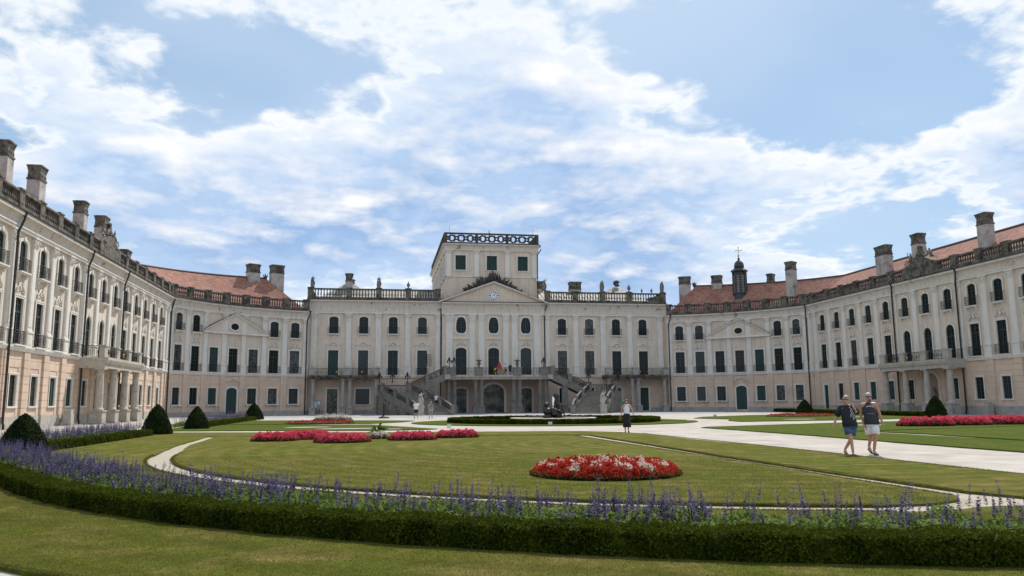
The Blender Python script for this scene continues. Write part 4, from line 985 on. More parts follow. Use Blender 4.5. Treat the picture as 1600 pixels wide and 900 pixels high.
MB().lathe([(1.0, 22.45), (1.32, 22.6), (1.36, 22.75), (1.2, 22.9), (.95, 23.1), (.8, 23.2)], 8, 0, 0, R(22.5)).make('cornice', 'copper_dark', tu, M)
MB().lathe([(.78, 23.2), (.80, 23.6), (.70, 24.0), (.45, 24.3), (.2, 24.45), (.16, 24.7), (.2, 24.8), (.05, 24.95)], 10).make('dome', 'copper_dark', tu, M, True)
b = MB().tube([(0, 0, 24.9), (0, 0, 26.6)], .05, 6).tube([(-.5, 0, 26.05), (.5, 0, 26.05)], .045, 6).blob((0, 0, 25.2), (.17, .17, .17), 1, 0, 2)
for p in ((-.5, 0, 26.05), (.5, 0, 26.05), (0, 0, 26.6)): b.blob(p, (.09, .09, .09), 1, 0, 1)
b.make('cross', 'gilt', tu, M)

# ------------------------------------------------------------------ palace: main block
YM = 118.2
ZM = dict(f1=(5.65, 9.30), f2=(11.75, 14.28), ent=(14.76, 15.12, 16.72), bal=18.45)
main = thing('palace_main_block', 'central palace block with clock pediment and flat topped tower', 'palace', (0, YM, 0))
XH = 27.3
mr = Range(main, lambda s: (s - XH, YM, 1.0, 0.0), 2 * XH, 6.0)
cr = Range(main, lambda s: (s - 7.8, YM - .42, 1.0, 0.0), 15.6, 4.0)
bx = [10.734 + 4.3286 * n for n in range(4)]
hg, hu = [], []
gfo = {}
for sg in (-1, 1):
    for n, x in enumerate(bx):
        s = XH + sg * x
        w_, z0, z1 = (1.5, .12, 3.65) if n == 3 else (2.0 if (n == 2 and sg < 0) else 1.15, 1.4, 3.65)
        if n == 3 and sg > 0: w_ = 1.3
        hg.append((s - w_ / 2, s + w_ / 2, z0, z1, 0)); gfo[(sg, n)] = (s, w_, z0, z1)
        hu += [(s - .73, s + .73, ZM['f1'][0], ZM['f1'][1], 0), (s - .66, s + .66, ZM['f2'][0], ZM['f2'][1], .34)]
for a, c in ((0, XH - 7.8), (XH + 7.8, 2 * XH)):
    mr.wall('ground_floor_wall', 'plaster_rose', a, c, 0, 5.3, [h for h in hg if a < h[0] < c])
    mr.wall('upper_wall', 'plaster', a, c, 5.3, ZM['ent'][1], [h for h in hu if a < h[0] < c])
    b = MB(); ev = sorted([a, c] + [e for h in hg if a < h[0] < c and h[2] < .5 for e in (h[0] - .22, h[1] + .22)])
    for u, v in list(zip(ev[:-1], ev[1:]))[::2]: mr.bar(b, u, v, 0, .10, 0, .6)
    b.make('plinth', 'ashlar_grey', main)
    z = (5.25, 5.6); mr.sweep('string_course', [(-.02, z[0]), (.16, z[0]), (.22, z[1] - .08), (.22, z[1]), (-.02, z[1])], 'trim', a, c)
    mr.sweep('belt_moulding', [(-.02, 11.20), (.05, 11.20), (.05, 11.30), (-.02, 11.30)], 'trim', a, c)
    mr.entablature(ZM['ent'], a - (.0 if a else .35), c + (.35 if c > XH + 10 else 0), .62)
for sg in (-1, 1):
    for p in (12.9, 17.23, 21.56, 26.55, 8.35): mr.pilaster(XH + sg * p, 5.6, ZM['ent'][0], .80, 1.45)
    for n, x in enumerate(bx):
        s, w_, z0, z1 = gfo[(sg, n)]
        if n == 3: mr.window(s, z0, w_, z1 - z0, 0, 2, 3, None, False, sg > 0, name='door', dark=True)
        else: mr.window(s, z0, w_, z1 - z0, 0, 6 if w_ > 1.5 else 4, 5, None, True, False, name='window', dark=n < 2)
        bal = n >= 2
        mr.window(s, ZM['f1'][0], 1.46, ZM['f1'][1] - ZM['f1'][0], 0, 4, 8, None if bal else .98, not bal, (sg < 0 and n == 3), 2.5, hood=True, name='french_window', dark=True)
        mr.window(s, ZM['f2'][0], 1.32, ZM['f2'][1] - ZM['f2'][0], .34, 4, 6, .98, True, False, name='arched_window', dark=True)
    mr.balustrade(ZM['ent'][2] + .02, ZM['bal'], *sorted((XH + sg * 8.0, XH + sg * 27.6)), [XH + sg * q for q in (8.45, 12.9, 17.25, 21.6, 27.15)], .05, .42, .42)
    mr.downpipe(XH + sg * 7.95 - .02, ZM['ent'][2], .62, 14)
    # flank of the main block above the curved ranges, and the side balustrade
    fl = Range(main, (lambda s: (-XH, YM + 12 - s, 0.0, -1.0)) if sg < 0 else (lambda s: (XH, YM + s, 0.0, 1.0)), 12, 6.0)
    fl.wall('side_wall', 'plaster', 0, 12, 0, ZM['ent'][1], []); fl.entablature(ZM['ent'], 0, 12 if sg < 0 else 12, .30)
    fl.balustrade(ZM['ent'][2] + .02, ZM['bal'], .8 if sg > 0 else 0, 12 if sg > 0 else 11.2, [1.4, 6, 11.3] if sg > 0 else [.7, 6, 10.6], -.30, .07, .42)
    # lateral balcony on columns
    x0, x1 = sorted((sg * 26.85, sg * 17.0)); OUT = 2.3
    sl = MB().box(x0, x1, YM - OUT, YM, 4.98, 5.30).box(x0 - .06, x1 + .06, YM - OUT - .16, YM, 5.30, 5.58).make('balcony', 'lichen_stone', main)
    for cx_ in (26.35, 22.15, 21.15, 17.45): column(main, sg * cx_, YM - OUT + .42, 0, 4.98, .29, .95, 'ashlar_grey', 'ashlar_grey')
    for p in (26.5, 21.65, 17.3):
        MB().box(-.42, .42, -.2, .2, 0, .98).box(-.50, .50, -.27, .27, .98, 1.10).make('balcony_post', 'ashlar_grey', main, T(sg * p, YM - OUT + .2, 5.58))
    for p, q in ((26.08, 22.07), (21.23, 17.72)):
        a, c = sorted((sg * p, sg * q)); iron_panel((a, YM - OUT + .2, 5.58), (c, YM - OUT + .2, 5.58), 1.0, sg < 0 or True, main)
# roofs behind the balustrade
roofs = {}
for sg in (-1, 1):
    xa, xb = sg * 8.0, sg * 26.6; b = MB(); b.add([(xa, YM + 1.0, 16.8), (xb, YM + 1.0, 16.8), (sg * 24, YM + 7.5, 19.55), (xa, YM + 7.5, 19.55), (xa, YM + 32, 16.8), (xb, YM + 32, 16.8), (sg * 24, YM + 24, 19.55), (xa, YM + 24, 19.55)], [(0, 1, 2, 3), (3, 2, 6, 7), (1, 5, 6, 2), (4, 7, 6, 5)])
    roofs[sg] = b.make('roof', 'roof_metal', main)
for sg in (-1, 1):
    ro = roofs[sg]
    for k in range(20): obj('standing_seam', cached('seam', lambda: MB().tube([(0, YM + 1.0, 16.84), (0, YM + 7.5, 19.59)], .035, 4).mesh('standing_seam', 'roof_metal')), ro, T(sg * (8.6 + k * .75), 0, 0))
    px_ = sg * 21.9; MB().add([(px_ - 3.1, YM + 3.9, 18.1), (px_ + 3.1, YM + 3.9, 18.1), (px_ + 3.1, YM + 11, 18.9), (px_ - 3.1, YM + 11, 18.9), (px_ - .35, YM + 7.5, 20.6), (px_ + .35, YM + 7.5, 20.6)], [(0, 1, 5, 4), (1, 2, 5), (2, 3, 4, 5), (3, 0, 4)]).make('pavilion_roof', 'roof_metal', ro)
chimney(mr, XH - 21.9, -6.3, 19.2, 21.75, .55, .5)
chimney(mr, XH + 14.9, -8.0, 18.6, 21.3, .95, .6)
chimney(mr, XH + 8.8, -8.0, 18.6, 21.3, .6, .5)
b = MB()
for k in range(9): b.blob((random.uniform(-.5, .5), random.uniform(-.3, .3), .3 + k * .11), (.32, .28, .26), 30 + k, .3, 1)
for k in range(7): a = R(20 + 23 * k); b.tube([(0, 0, .8), (.75 * math.cos(a), 0, .75 + .75 * math.sin(a))], [.13, .03], 5)
for sg, x, z in ((1, 22.0, 20.4), (-1, -21.3, 20.2)):
    f = obj('roof_trophy', cached('rtro', lambda: b.mesh('roof_trophy', 'dark_stone', True)), None, T(x, YM + 7.3, z, 0, .9 if sg > 0 else .6)); tag(f, 'dark carved roof trophy on the small pyramid roof ' + ('right' if sg > 0 else 'left') + ' of the tower', 'roof ornament', 'carved roof trophies')
# centre pavilion
ch = [(7.8 + x - .83, 7.8 + x + .83, 5.55, 9.72, .45) for x in (-4.95, 0, 4.95)]
cu = [(7.8 + x - .82, 7.8 + x + .82, 11.90, 14.35, .4) for x in (-4.95, 0, 4.95)]
cg = [(7.8 - 1.55, 7.8 + 1.55, .05, 4.25, 1.2), (7.8 - 4.95 - .85, 7.8 - 4.95 + .85, .05, 3.65, .3), (7.8 + 4.95 - .85, 7.8 + 4.95 + .85, .05, 3.65, .3)]
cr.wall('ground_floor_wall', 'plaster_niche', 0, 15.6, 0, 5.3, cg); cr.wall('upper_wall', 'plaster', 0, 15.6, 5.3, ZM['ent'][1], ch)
for e in (0, 15.6): MB().add([cr.P(e, 0, 0), cr.P(e, -.42, 0), cr.P(e, -.42, 15.1), cr.P(e, 0, 15.1)], [(0, 1, 2, 3)]).make('return_wall', 'plaster', main)
cr.window(7.8, .05, 3.1, 4.2, 1.2, 8, 9, None, False, False, 2.9, name='portal', t=.28, dark=True, gl='portal_glass_lit')
for x in (-4.95, 4.95): cr.window(7.8 + x, .05, 1.7, 3.6, .3, 4, 8, None, False, False, 2.6, name='door', t=.2, dark=True, gl='portal_glass_lit')
for x in (-4.95, 0, 4.95):
    cr.window(7.8 + x, 5.55, 1.66, 4.17, .45, 4, 9, None, False, False, 2.7, name='arched_window', dark=True)
    M = cr.M(7.8 + x, 0, 13.12)                        # violin shaped upper window, set into the wall face
    out = []
    for k in range(32):
        a = 2 * math.pi * k / 32; xx = math.cos(a); zz = math.sin(a); rr_ = .80 - .10 * math.cos(2 * a - math.pi) * (1 if zz < .4 else .2) - .06 * zz; wd = .76 - .10 * zz * (1 - .07 * math.exp(-((zz - .05) / .3) ** 2))
        sx = (abs(xx) ** .55) * (1 if xx > 0 else -1); sz = (abs(zz) ** .8) * (1 if zz > 0 else -1); out.append((sx * wd, sz * 1.24))
    wo = MB().ring([(a * .98, c * .98) for a, c in out + out[:1]], [(a * 1.22 , c * 1.15) for a, c in out + out[:1]], -.10, .02).make('shaped_window', 'trim', main, M)
    MB().prism(out, -.015, .02).make('glass', 'glass', wo, M)
    b = MB().box(-.05, .05, -.05, -.01, -1.18, 1.2)
    for z_ in (-.75, -.35, .05, .45, .85): b.box(-.62 , .62, -.04, -.01, z_ - .018, z_ + .018)
    for x_ in (-.35, .35): b.box(x_ - .018, x_ + .018, -.04, -.01, -1.12, 1.1)
    b.make('window_bars', 'sash_paint', wo, M)
    b = MB().box(-1.15, 1.15, -.16, 0, 11.0 - 13.12, 11.12 - 13.12); b.make('ledge', 'trim', wo, M)
    obj('stucco_relief', cached('re2', lambda: m_relief(1.5, .8).mesh('stucco_relief', 'trim', True)), wo, cr.M(7.8 + x, 0, 9.95) @ Matrix.Diagonal((1, 1, .7, 1)))
for x in (6.72, 3.24, 1.86, -1.86, -3.24, -6.72): cr.pilaster(7.8 + x, 5.6, ZM['ent'][0], .92 if abs(x) < 6 else 1.05, .05, 0, 1.15)
cr.entablature((ZM['ent'][0], ZM['ent'][1], 16.55), -.1, 15.7, .62)
pe = MB().prism([(-8.0, 16.55), (8.0, 16.55), (0, 19.55)], -.25, .6).make('pediment', 'plaster', main, cr.M(7.8))
b = MB(); prof = [(-8.35, 16.60), (0, 19.72), (8.35, 16.60)]
for (xa, za), (xb, zb) in zip(prof[:-1], prof[1:]): b.add([(xa, y_, z_ + d_) for xx, z_ in ((xa, za), (xb, zb)) for y_, d_ in ((-.72, .12), (-.72, -.10), (-.25, -.32), (.6, -.32), (.6, .16))] if False else [(q[0], y_, q[1] + d_) for q in ((xa, za), (xb, zb)) for y_, d_ in ((-.72, .12), (-.72, -.10), (-.25, -.34), (.6, -.34), (.6, .16))], [(k, (k + 1) % 5, 5 + (k + 1) % 5, 5 + k) for k in range(5)] + [(0, 1, 2, 3, 4), (9, 8, 7, 6, 5)])
b.make('raking_cornice', 'cove', pe, cr.M(7.8))
b = MB()
for (xa, za), (xb, zb) in zip(prof[:-1], prof[1:]): b.add([(xa, -.76, za + .14), (xb, -.76, zb + .14), (xb, .62, zb + .18), (xa, .62, za + .18)], [(0, 1, 2, 3)])
b.make('flashing', 'gutter_metal', pe, cr.M(7.8))
ck = MB().prism([(.80 * math.cos(k * math.pi / 16), 17.66 + .80 * math.sin(k * math.pi / 16)) for k in range(32)], -.34, -.25).make('clock', 'clock_white', main, cr.M(7.8))
for k in range(12):
    a = k * math.pi / 6; c, s_ = math.sin(a), math.cos(a); r0, r1, hw = .46, .75, .075 if k % 3 == 0 else .05
    MB().add([(r0 * c - hw * s_, -.355, 17.66 + r0 * s_ + hw * c), (r0 * c + hw * s_, -.355, 17.66 + r0 * s_ - hw * c), (r1 * c + hw * s_, -.355, 17.66 + r1 * s_ - hw * c), (r1 * c - hw * s_, -.355, 17.66 + r1 * s_ + hw * c)], [(0, 1, 2, 3)]).make('hour_mark', 'black', ck, cr.M(7.8))
for a, r1, hw, nm in ((R(34), .42, .07, 'hour_hand'), (R(38), .68, .045, 'minute_hand')):
    c, s_ = math.sin(a), math.cos(a); y_ = -.37 if r1 < .5 else -.385
    MB().add([(-hw * s_ - .1 * c, y_, 17.66 + hw * c - .1 * s_), (hw * s_ - .1 * c, y_, 17.66 - hw * c - .1 * s_), (r1 * c, y_, 17.66 + r1 * s_)], [(0, 1, 2)]).make(nm, 'black', ck, cr.M(7.8))
# carved trophy of arms behind the pediment
b = MB(); rr = random.Random(9)
for k in range(64):
    t = -1 + 2 * k / 63 + rr.uniform(-.03, .03); z0 = 20.55 - abs(t) * 1.45; a = R(90 - t * 66 + rr.uniform(-16, 16)); L_ = (1.9 - .75 * abs(t)) * rr.uniform(.55, 1.0); y = rr.uniform(.75, 1.35)
    p0 = Vector((t * 3.9, y, z0 - .7)); p1 = p0 + Vector((math.cos(a) * L_, 0, math.sin(a) * L_)); w_ = rr.uniform(.14, .30)
    b.tube([p0, p0 * .35 + p1 * .65, p1], [.10, w_ * .75, .02], 5)
for k in range(30): t = rr.uniform(-1, 1); b.blob((t * 3.7, rr.uniform(.7, 1.2), 20.0 - abs(t) * 1.35 + rr.uniform(-.4, .3)), (.40, .24, .36), k, .3, 1)
b.tube([(0, .9, 19.6), (0, .9, 22.1)], [.3, .05], 6); b.blob((0, .9, 21.0), (.42, .28, .5), 77, .25, 2)
f = b.make('trophy_sculpture', 'dark_stone', None, cr.M(7.8), True); tag(f, 'dark fanned stone trophy of arms and banners crowning the clock pediment', 'sculpture')
# belvedere tower (part of the main block)
TX, TY0, TY1, TZ0, TZc, TZt = 7.1, YM + 1.2, YM + 32.0, 15.0, 25.95, 27.65
tf = Range(main, lambda s: (s - TX, TY0, 1.0, 0.0), 2 * TX, 8.0)
tl = Range(main, lambda s: (-TX, TY1 - s, 0.0, -1.0), TY1 - TY0, 8.0)
tr_ = Range(main, lambda s: (TX, TY0 + s, 0.0, 1.0), TY1 - TY0, 8.0)
tfh = [(TX + x - .8, TX + x + .8, 21.85, 24.15, 0) for x in (-4.88, 0, 4.88)]
tf.wall('tower_wall', 'plaster', 0, 2 * TX, TZ0, TZc, tfh)
nside = 7; step = (TY1 - TY0) / nside
for rg in (tl, tr_):
    hs = [(step * (k + .5) - .75, step * (k + .5) + .75, 21.85, 24.15, 0) for k in range(nside)]
    rg.wall('tower_wall', 'plaster', 0, TY1 - TY0, TZ0, TZc, hs)
    for k in range(nside): rg.window(step * (k + .5), 21.85, 1.5, 2.3, 0, 4, 5, None, True, True, name='window', t=.14)
    for k in range(nside + 1): rg.pilaster(min(max(step * k, .4), TY1 - TY0 - .4), 20.95, 24.9, .7, .05, 0, .5)
    rg.sweep('tower_belt', [(-.02, 20.75), (.10, 20.75), (.10, 20.93), (-.02, 20.93)], 'trim', 0, TY1 - TY0)
for x in (-4.88, 0, 4.88): tf.window(TX + x, 21.85, 1.6, 2.3, 0, 4, 5, None, True, True, name='window', t=.14)
for x in (-6.7, -2.42, 2.42, 6.7): tf.pilaster(TX + x, 20.95, 24.9, .75, .05, 0, .5)
tf.sweep('tower_belt', [(-.02, 20.75), (.12, 20.75), (.12, 20.93), (-.02, 20.93)], 'trim', 0, 2 * TX)
for rg in (tf, tl, tr_): rg.entablature((24.9, 25.1, TZc), -.3 if rg is tf else -.25, rg.L + (.3 if rg is tf else .25), .5)
b = MB().box(-TX, TX, TY0, TY1, TZc - .3, TZc + .05); b.make('tower_roof', 'roof_metal', main)
MB().box(-TX, TX, TY1 - .2, TY1, TZ0, TZc).make('rear_wall', 'plaster', main)
# pierced parapet of rings
ringm = {}
for r_ in (.46, .24): ringm[r_] = MB().tube([(r_ * math.cos(k * math.pi / 8), 0, r_ * math.sin(k * math.pi / 8)) for k in range(17)], .125, 5).mesh('ring', 'dark_stone')
def parapet(rg, s0, s1, npan):
    z0, z1 = TZc + .02, TZt; L_ = s1 - s0
    pa = rg.sweep('parapet', [(-.02, z0), (.30, z0), (.30, z0 + .22), (-.02, z0 + .22)], 'dark_stone', s0, s1)
    rg.sweep('coping', [(-.05, z1 - .2), (.34, z1 - .2), (.38, z1), (-.05, z1)], 'dark_stone', s0, s1, pa)
    for k in range(npan + 1):
        s = s0 + .2 + (L_ - .4) * k / npan; MB().box(-.2, .2, -.34, .02, z0 + .2, z1 - .19).make('post', 'dark_stone', pa, rg.M(s))
    zc_ = (z0 + .22 + z1 - .2) / 2
    for k in range(npan):
        a = s0 + .2 + (L_ - .4) * k / npan + .2; c = s0 + .2 + (L_ - .4) * (k + 1) / npan - .2; n = max(2, int(round((c - a) / 1.42)))
        for j in range(n): obj('ring', ringm[.46], pa, rg.M(a + (c - a) * (j + .5) / n, .14, zc_))
        for j in range(n + 1):
            u = a + (c - a) * j / n; u = min(max(u, a + .22), c - .22)
            obj('ring', ringm[.24], pa, rg.M(u, .14, zc_))
            bb = MB()
            for sx in (-1, 1):
                for sz in (-1, 1): bb.tube([(sx * .16, 0, sz * .16), (sx * .42, 0, sz * .52)], .11, 4)
            obj('cross_bars', cached('xbars', lambda: bb.mesh('cross_bars', 'dark_stone')), pa, rg.M(u, .14, zc_))
parapet(tf, -.3, 2 * TX + .3, 3); parapet(tl, 0, TY1 - TY0, 6); parapet(tr_, 0, TY1 - TY0, 6)
b = MB().tube([(0, TY0 + 3, TZc), (0, TY0 + 3, 28.9)], .05, 6).blob((.12, TY0 + 3, 28.3), (.22, .1, .18), 2, .2, 1); b.make('weather_vane', 'iron', main)
for x in (-6.6, 6.6): MB().tube([(x, TY0 + .3, TZt), (x, TY0 + .3, 28.7)], .02, 4).make('lightning_rod', 'iron', main)
b = MB().tube([tf.P(2 * TX + .2, .5, TZc - .1), tf.P(2 * TX + .55, .55, TZc - .15), tf.P(2 * TX + .6, .5, TZc - .8), tf.P(2 * TX + .1, .3, TZc - 1.5), tf.P(2 * TX + .1, .2, 17)], .08, 6); b.make('downpipe', 'pipe_metal', main)

# statues and urns on the main balustrade
zt = ZM['bal'] + .14
for i, (x, arm, h_, lab) in enumerate(((-26.9, 0, 1.0, 'weathered robed statue on the left end of the main balustrade'), (-17.25, 1, 1.02, 'weathered robed statue on the balustrade between left end and tower'), (8.0, 2, 1.08, 'pale standing statue on the balustrade just right of the tower'), (17.25, 0, 1.08, 'stone statue on the balustrade in front of the pale metal roof'), (27.1, 1, 1.10, 'stone statue on the right end of the main balustrade'))):
    o = obj('statue', statue_mesh(i + 2, True, arm), None, T(x, YM - .24, zt, R(-12 + 9 * i), h_)); tag(o, lab, 'statue', 'balustrade statues')
for x, s_, lab in ((-12.9, 1.0, 'stone urn on the main balustrade left of the tower'), (21.6, 1.15, 'stone urn on the main balustrade below the right pyramid roof'), (23.7, .7, 'smaller of two stone urns near the right end statue'), (25.3, .75, 'stone urn next to the right end statue')):
    o = obj('urn', m_urn(1.0), None, T(x, YM - .24, zt - (.0 if abs(x) in (12.9, 21.6) else .14), 0, s_)); tag(o, lab, 'urn', 'balustrade urns')

# ------------------------------------------------------------------ horseshoe staircase and balcony (one thing)
sc = thing('grand_staircase', 'double horseshoe staircase with iron railings and columned balcony', 'staircase', (0, 112, 0))
YB = 113.3
MB().box(-7.75, 7.75, YB - .1, YM - .45, 4.86, 5.2).box(-7.85, 7.85, YB - .30, YM - .46, 5.2, 5.5).make('balcony_slab', 'pale_stone', sc)
for x in (2.35, 3.25, 6.30, 7.20):
    for sg in (-1, 1): column(sc, sg * x, YB + .35, 0, 4.86, .30, .95, 'stair_stone_shaded', 'stair_stone_shaded')
POST = lambda w=.42, h=1.05: cached(('post', w, h), lambda: MB().box(-w, w, -w * .7, w * .7, -.1, h - .1).box(-w - .07, w + .07, -w * .7 - .07, w * .7 + .07, h - .1, h + .02).mesh('post', 'stair_stone_shaded'))
for x in (6.75, 2.8):
    for sg in (-1, 1): obj('post', POST(.6, 1.08), sc, T(sg * x, YB, 5.5))
for a, c in ((-6.15, -3.4), (-2.2, 2.2), (3.4, 6.15)): iron_panel((a, YB, 5.5), (c, YB, 5.5), 1.0, False, sc)
def flight(sg, Ls, Rs, z0, z1, n, thick, name='step'):
    for i in range(n):
        f0, f1 = i / n, (i + 1.12) / n; zt_ = z0 + (z1 - z0) * (i + 1) / n; zb_ = max(0, zt_ - thick) if thick else 0
        p = [Vector(Ls(f0)), Vector(Rs(f0)), Vector(Rs(min(1, f1))), Vector(Ls(min(1, f1)))]
        b = MB(); b.add([(q.x * sg, q.y, zb_) for q in p] + [(q.x * sg, q.y, zt_) for q in p], [(0, 1, 2, 3), (4, 5, 6, 7), (0, 1, 5, 4), (1, 2, 6, 5), (2, 3, 7, 6), (3, 0, 4, 7)])
        b.make(name, 'stair_stone_shaded', sc)
def ramp_wall(sg, E, z0, z1, n, off, ht=.32, dp=.75, width=.26, posts=(0, .34, .67, 1.0), last=True):
    """stone string, posts, iron panels and coping along a flight edge E(f); off = side to which the wall sits"""
    def pt(f, d, z): 
        p = Vector(E(f)); q = Vector(E(min(1, f + .02))) - Vector(E(max(0, f - .02))); q.normalize(); nn = Vector((q.y, -q.x)) * off
        return ((p.x + nn.x * d) * sg, p.y + nn.y * d, z)
    zz = lambda f: z0 + (z1 - z0) * f
    m = 12; b = MB(); vs = []
    for k in range(m + 1):
        f = k / m; zb_ = max(0.0, zz(f) - dp); vs += [pt(f, 0, zb_), pt(f, width, zb_), pt(f, width, zz(f) + ht), pt(f, 0, zz(f) + ht)]
    b.add(vs, [(4 * i + k, 4 * i + (k + 1) % 4, 4 * i + 4 + (k + 1) % 4, 4 * i + 4 + k) for i in range(m) for k in range(4)] + [(3, 2, 1, 0), (4 * m, 4 * m + 1, 4 * m + 2, 4 * m + 3)])
    b.make('string_wall', 'stair_stone_shaded', sc)
    b = MB(); vs = []
    for k in range(m + 1):
        f = k / m; z_ = zz(f) + ht + .82; vs += [pt(f, 0, z_), pt(f, width, z_), pt(f, width, z_ + .11), pt(f, 0, z_ + .11)]
    b.add(vs, [(4 * i + k, 4 * i + (k + 1) % 4, 4 * i + 4 + (k + 1) % 4, 4 * i + 4 + k) for i in range(m) for k in range(4)])
    b.make('handrail', 'rail_stone_shaded', sc)
    for f in posts:
        q = pt(f, width / 2, zz(f) + ht - .1); obj('post', POST(.25, 1.12), sc, T(*q))
    for f0, f1 in zip(posts[:-1], posts[1:]):
        A = pt(f0 + .03, width / 2, zz(f0 + .03) + ht); B = pt(f1 - .03, width / 2, zz(f1 - .03) + ht); iron_panel(A, B, .80, False, sc, .04)
ZL = 3.05
for sg in (-1, 1):
    Lf = lambda f: (7.9 + 4.9 * f ** 1.25, 100.0 + 9.6 * f); Rf = lambda f: (11.7 + 4.7 * f ** 1.1, 100.0 + 9.6 * f)
    flight(sg, Lf, Rf, 0, ZL, 18, .9)
    ramp_wall(sg, Lf, 0, ZL, 18, -1, .25, .7); ramp_wall(sg, Rf, 0, ZL, 18, 1, .25, .7)
    for f, w_ in ((.42, .5), (.70, .5), (.97, .55)):
        p = Rf(f); h_ = ZL * f - .4; MB().box(-w_, w_, -.28, .28, 0, max(.2, h_)).make('pier', 'stair_stone_shaded', sc, T(sg * (p[0] + .2), p[1], 0))
        p = Lf(f); MB().box(-.4, .4, -.28, .28, 0, max(.2, h_)).make('pier', 'stair_stone_shaded', sc, T(sg * (p[0] - .2), p[1], 0))
    MB().box(*sorted((sg * 12.3, sg * 17.2)), 109.55, 114.9, ZL - .5, ZL - .003).make('landing', 'stair_stone_shaded', sc)
    for x, y in ((17.0, 111.9), (17.0, 114.6), (12.7, 114.6)): MB().box(-.35, .35, -.3, .3, 0, ZL - .5).make('pier', 'stair_stone_shaded', sc, T(sg * x, y, 0))
    for (xa, ya), (xb, yb) in (((16.95, 109.8), (16.95, 114.7)), ((16.9, 114.75), (12.8, 114.75))):
        obj('post', POST(.30, 1.15), sc, T(sg * xb, yb, ZL)); iron_panel((sg * xa, ya, ZL), (sg * xb, yb, ZL), .95, False, sc)
        MB().tube([(sg * xa, ya, ZL + 1.0), (sg * xb, yb, ZL + 1.0)], .07, 4).make('handrail', 'rail_stone_shaded', sc)
    U0 = lambda f: (13.0 - 5.4 * f, 112.0); U1 = lambda f: (13.0 - 5.4 * f, 114.6)
    flight(sg, U0, U1, ZL, 5.5, 14, .75)
    ramp_wall(sg, U0, ZL, 5.5, 14, -1, .28, .75, .26, (0.02, .5, .97)); ramp_wall(sg, U1, ZL, 5.5, 14, 1, .28, .75, .26, (0.02, .5, .97))
    MB().box(*sorted((sg * 7.1, sg * 7.8)), 111.7, YB + .2, 4.86, 5.5).make('balcony_slab', 'pale_stone', sc)
    MB().box(-.4, .4, -.4, .4, 0, 4.5).make('pier', 'stair_stone_shaded', sc, T(sg * 9.6, 112.2, 0)); MB().box(-.4, .4, -.4, .4, 0, 3.4).make('pier', 'stair_stone_shaded', sc, T(sg * 11.9, 112.2, 0))
    # carved figures at the foot of the stairs
    side = 'left' if sg < 0 else 'right'
    st = thing('statue', f'pale stone figure on a pedestal at the foot of the {side} stairs', 'statue', (sg * 11.75, 99.7, 0), 0, 'stair foot statues')
    MB().box(-.45, .45, -.45, .45, 0, .15).box(-.36, .36, -.36, .36, .15, 1.0).box(-.44, .44, -.44, .44, 1.0, 1.12).make('pedestal', 'pale_stone', st, T(sg * 11.75, 99.7, 0))
    m2 = statue_mesh(20, True, 2).copy(); m2.materials.clear(); m2.materials.append(MATS['pale_stone'])
    obj('figure', m2, st, T(sg * 11.75, 99.7, 1.12, R(15 * sg), 1.05))
# lanterns, flower urns
def m_lamp():
    b = MB().lathe([(.16, 0), (.16, .06), (.05, .14), (.045, .7), (.07, .74), (.03, .8)], 8)
    b.lathe([(.05, .80), (.13, .88), (.17, 1.16), (.17, 1.18), (.20, 1.20), (.09, 1.36), (.03, 1.45), (.01, 1.55)], 6)
    for sg in (-1, 1): b.tube([(0, 0, .55), (sg * .16, 0, .5), (sg * .25, 0, .62)], .022, 4); b.lathe([(.03, .62), (.08, .68), (.10, .86), (.05, .98), (.01, 1.06)], 6, sg * .25, 0)
    return b.mesh('lantern', 'iron')
for x, y, z, lab in ((-7.1, YB, 6.6, 'left of two lanterns at the left end of the balcony'), (-6.4, YB, 6.6, 'right of two lanterns at the left end of the balcony'), (6.75, YB, 6.6, 'branched iron lantern at the right end of the balcony'), (-16.95, 109.7, 4.3, 'iron lantern on the outer corner of the left stair landing'), (-15.2, 109.3, 4.35, 'iron lantern on the front post of the left stair landing'), (-13.1, 111.8, 4.4, 'iron lantern at the start of the upper left flight'), (16.95, 109.7, 4.3, 'iron lantern on the outer corner of the right stair landing'), (13.1, 111.8, 4.4, 'iron lantern at the start of the upper right flight')):
    o = obj('lantern', cached('lamp', m_lamp), None, T(x, y, z)); tag(o, lab, 'lantern', 'stair lanterns')
def m_furn():
    b = MB().lathe([(.20, 0), (.20, .08), (.10, .14), (.12, .25), (.30, .50), (.28, .62), (.18, .66)], 10)
    for k in range(9): a = k * 2 * math.pi / 9; b.tube([(0, 0, .6), (.22 * math.cos(a), .22 * math.sin(a), .95), (.48 * math.cos(a), .48 * math.sin(a), 1.0 + .1 * (k % 2))], [.06, .09, .02], 4)
    b.tube([(0, 0, .6), (0, 0, 1.45)], [.13, .02], 5); return b.mesh('flower_urn', 'statue_stone')
for sg in (-1, 1): o = obj('flower_urn', cached('furn', m_furn), None, T(sg * 2.8, YB, 6.6)); tag(o, f'stone flower urn on the {"left" if sg < 0 else "right"} inner post of the balcony', 'urn', 'balcony flower urns')
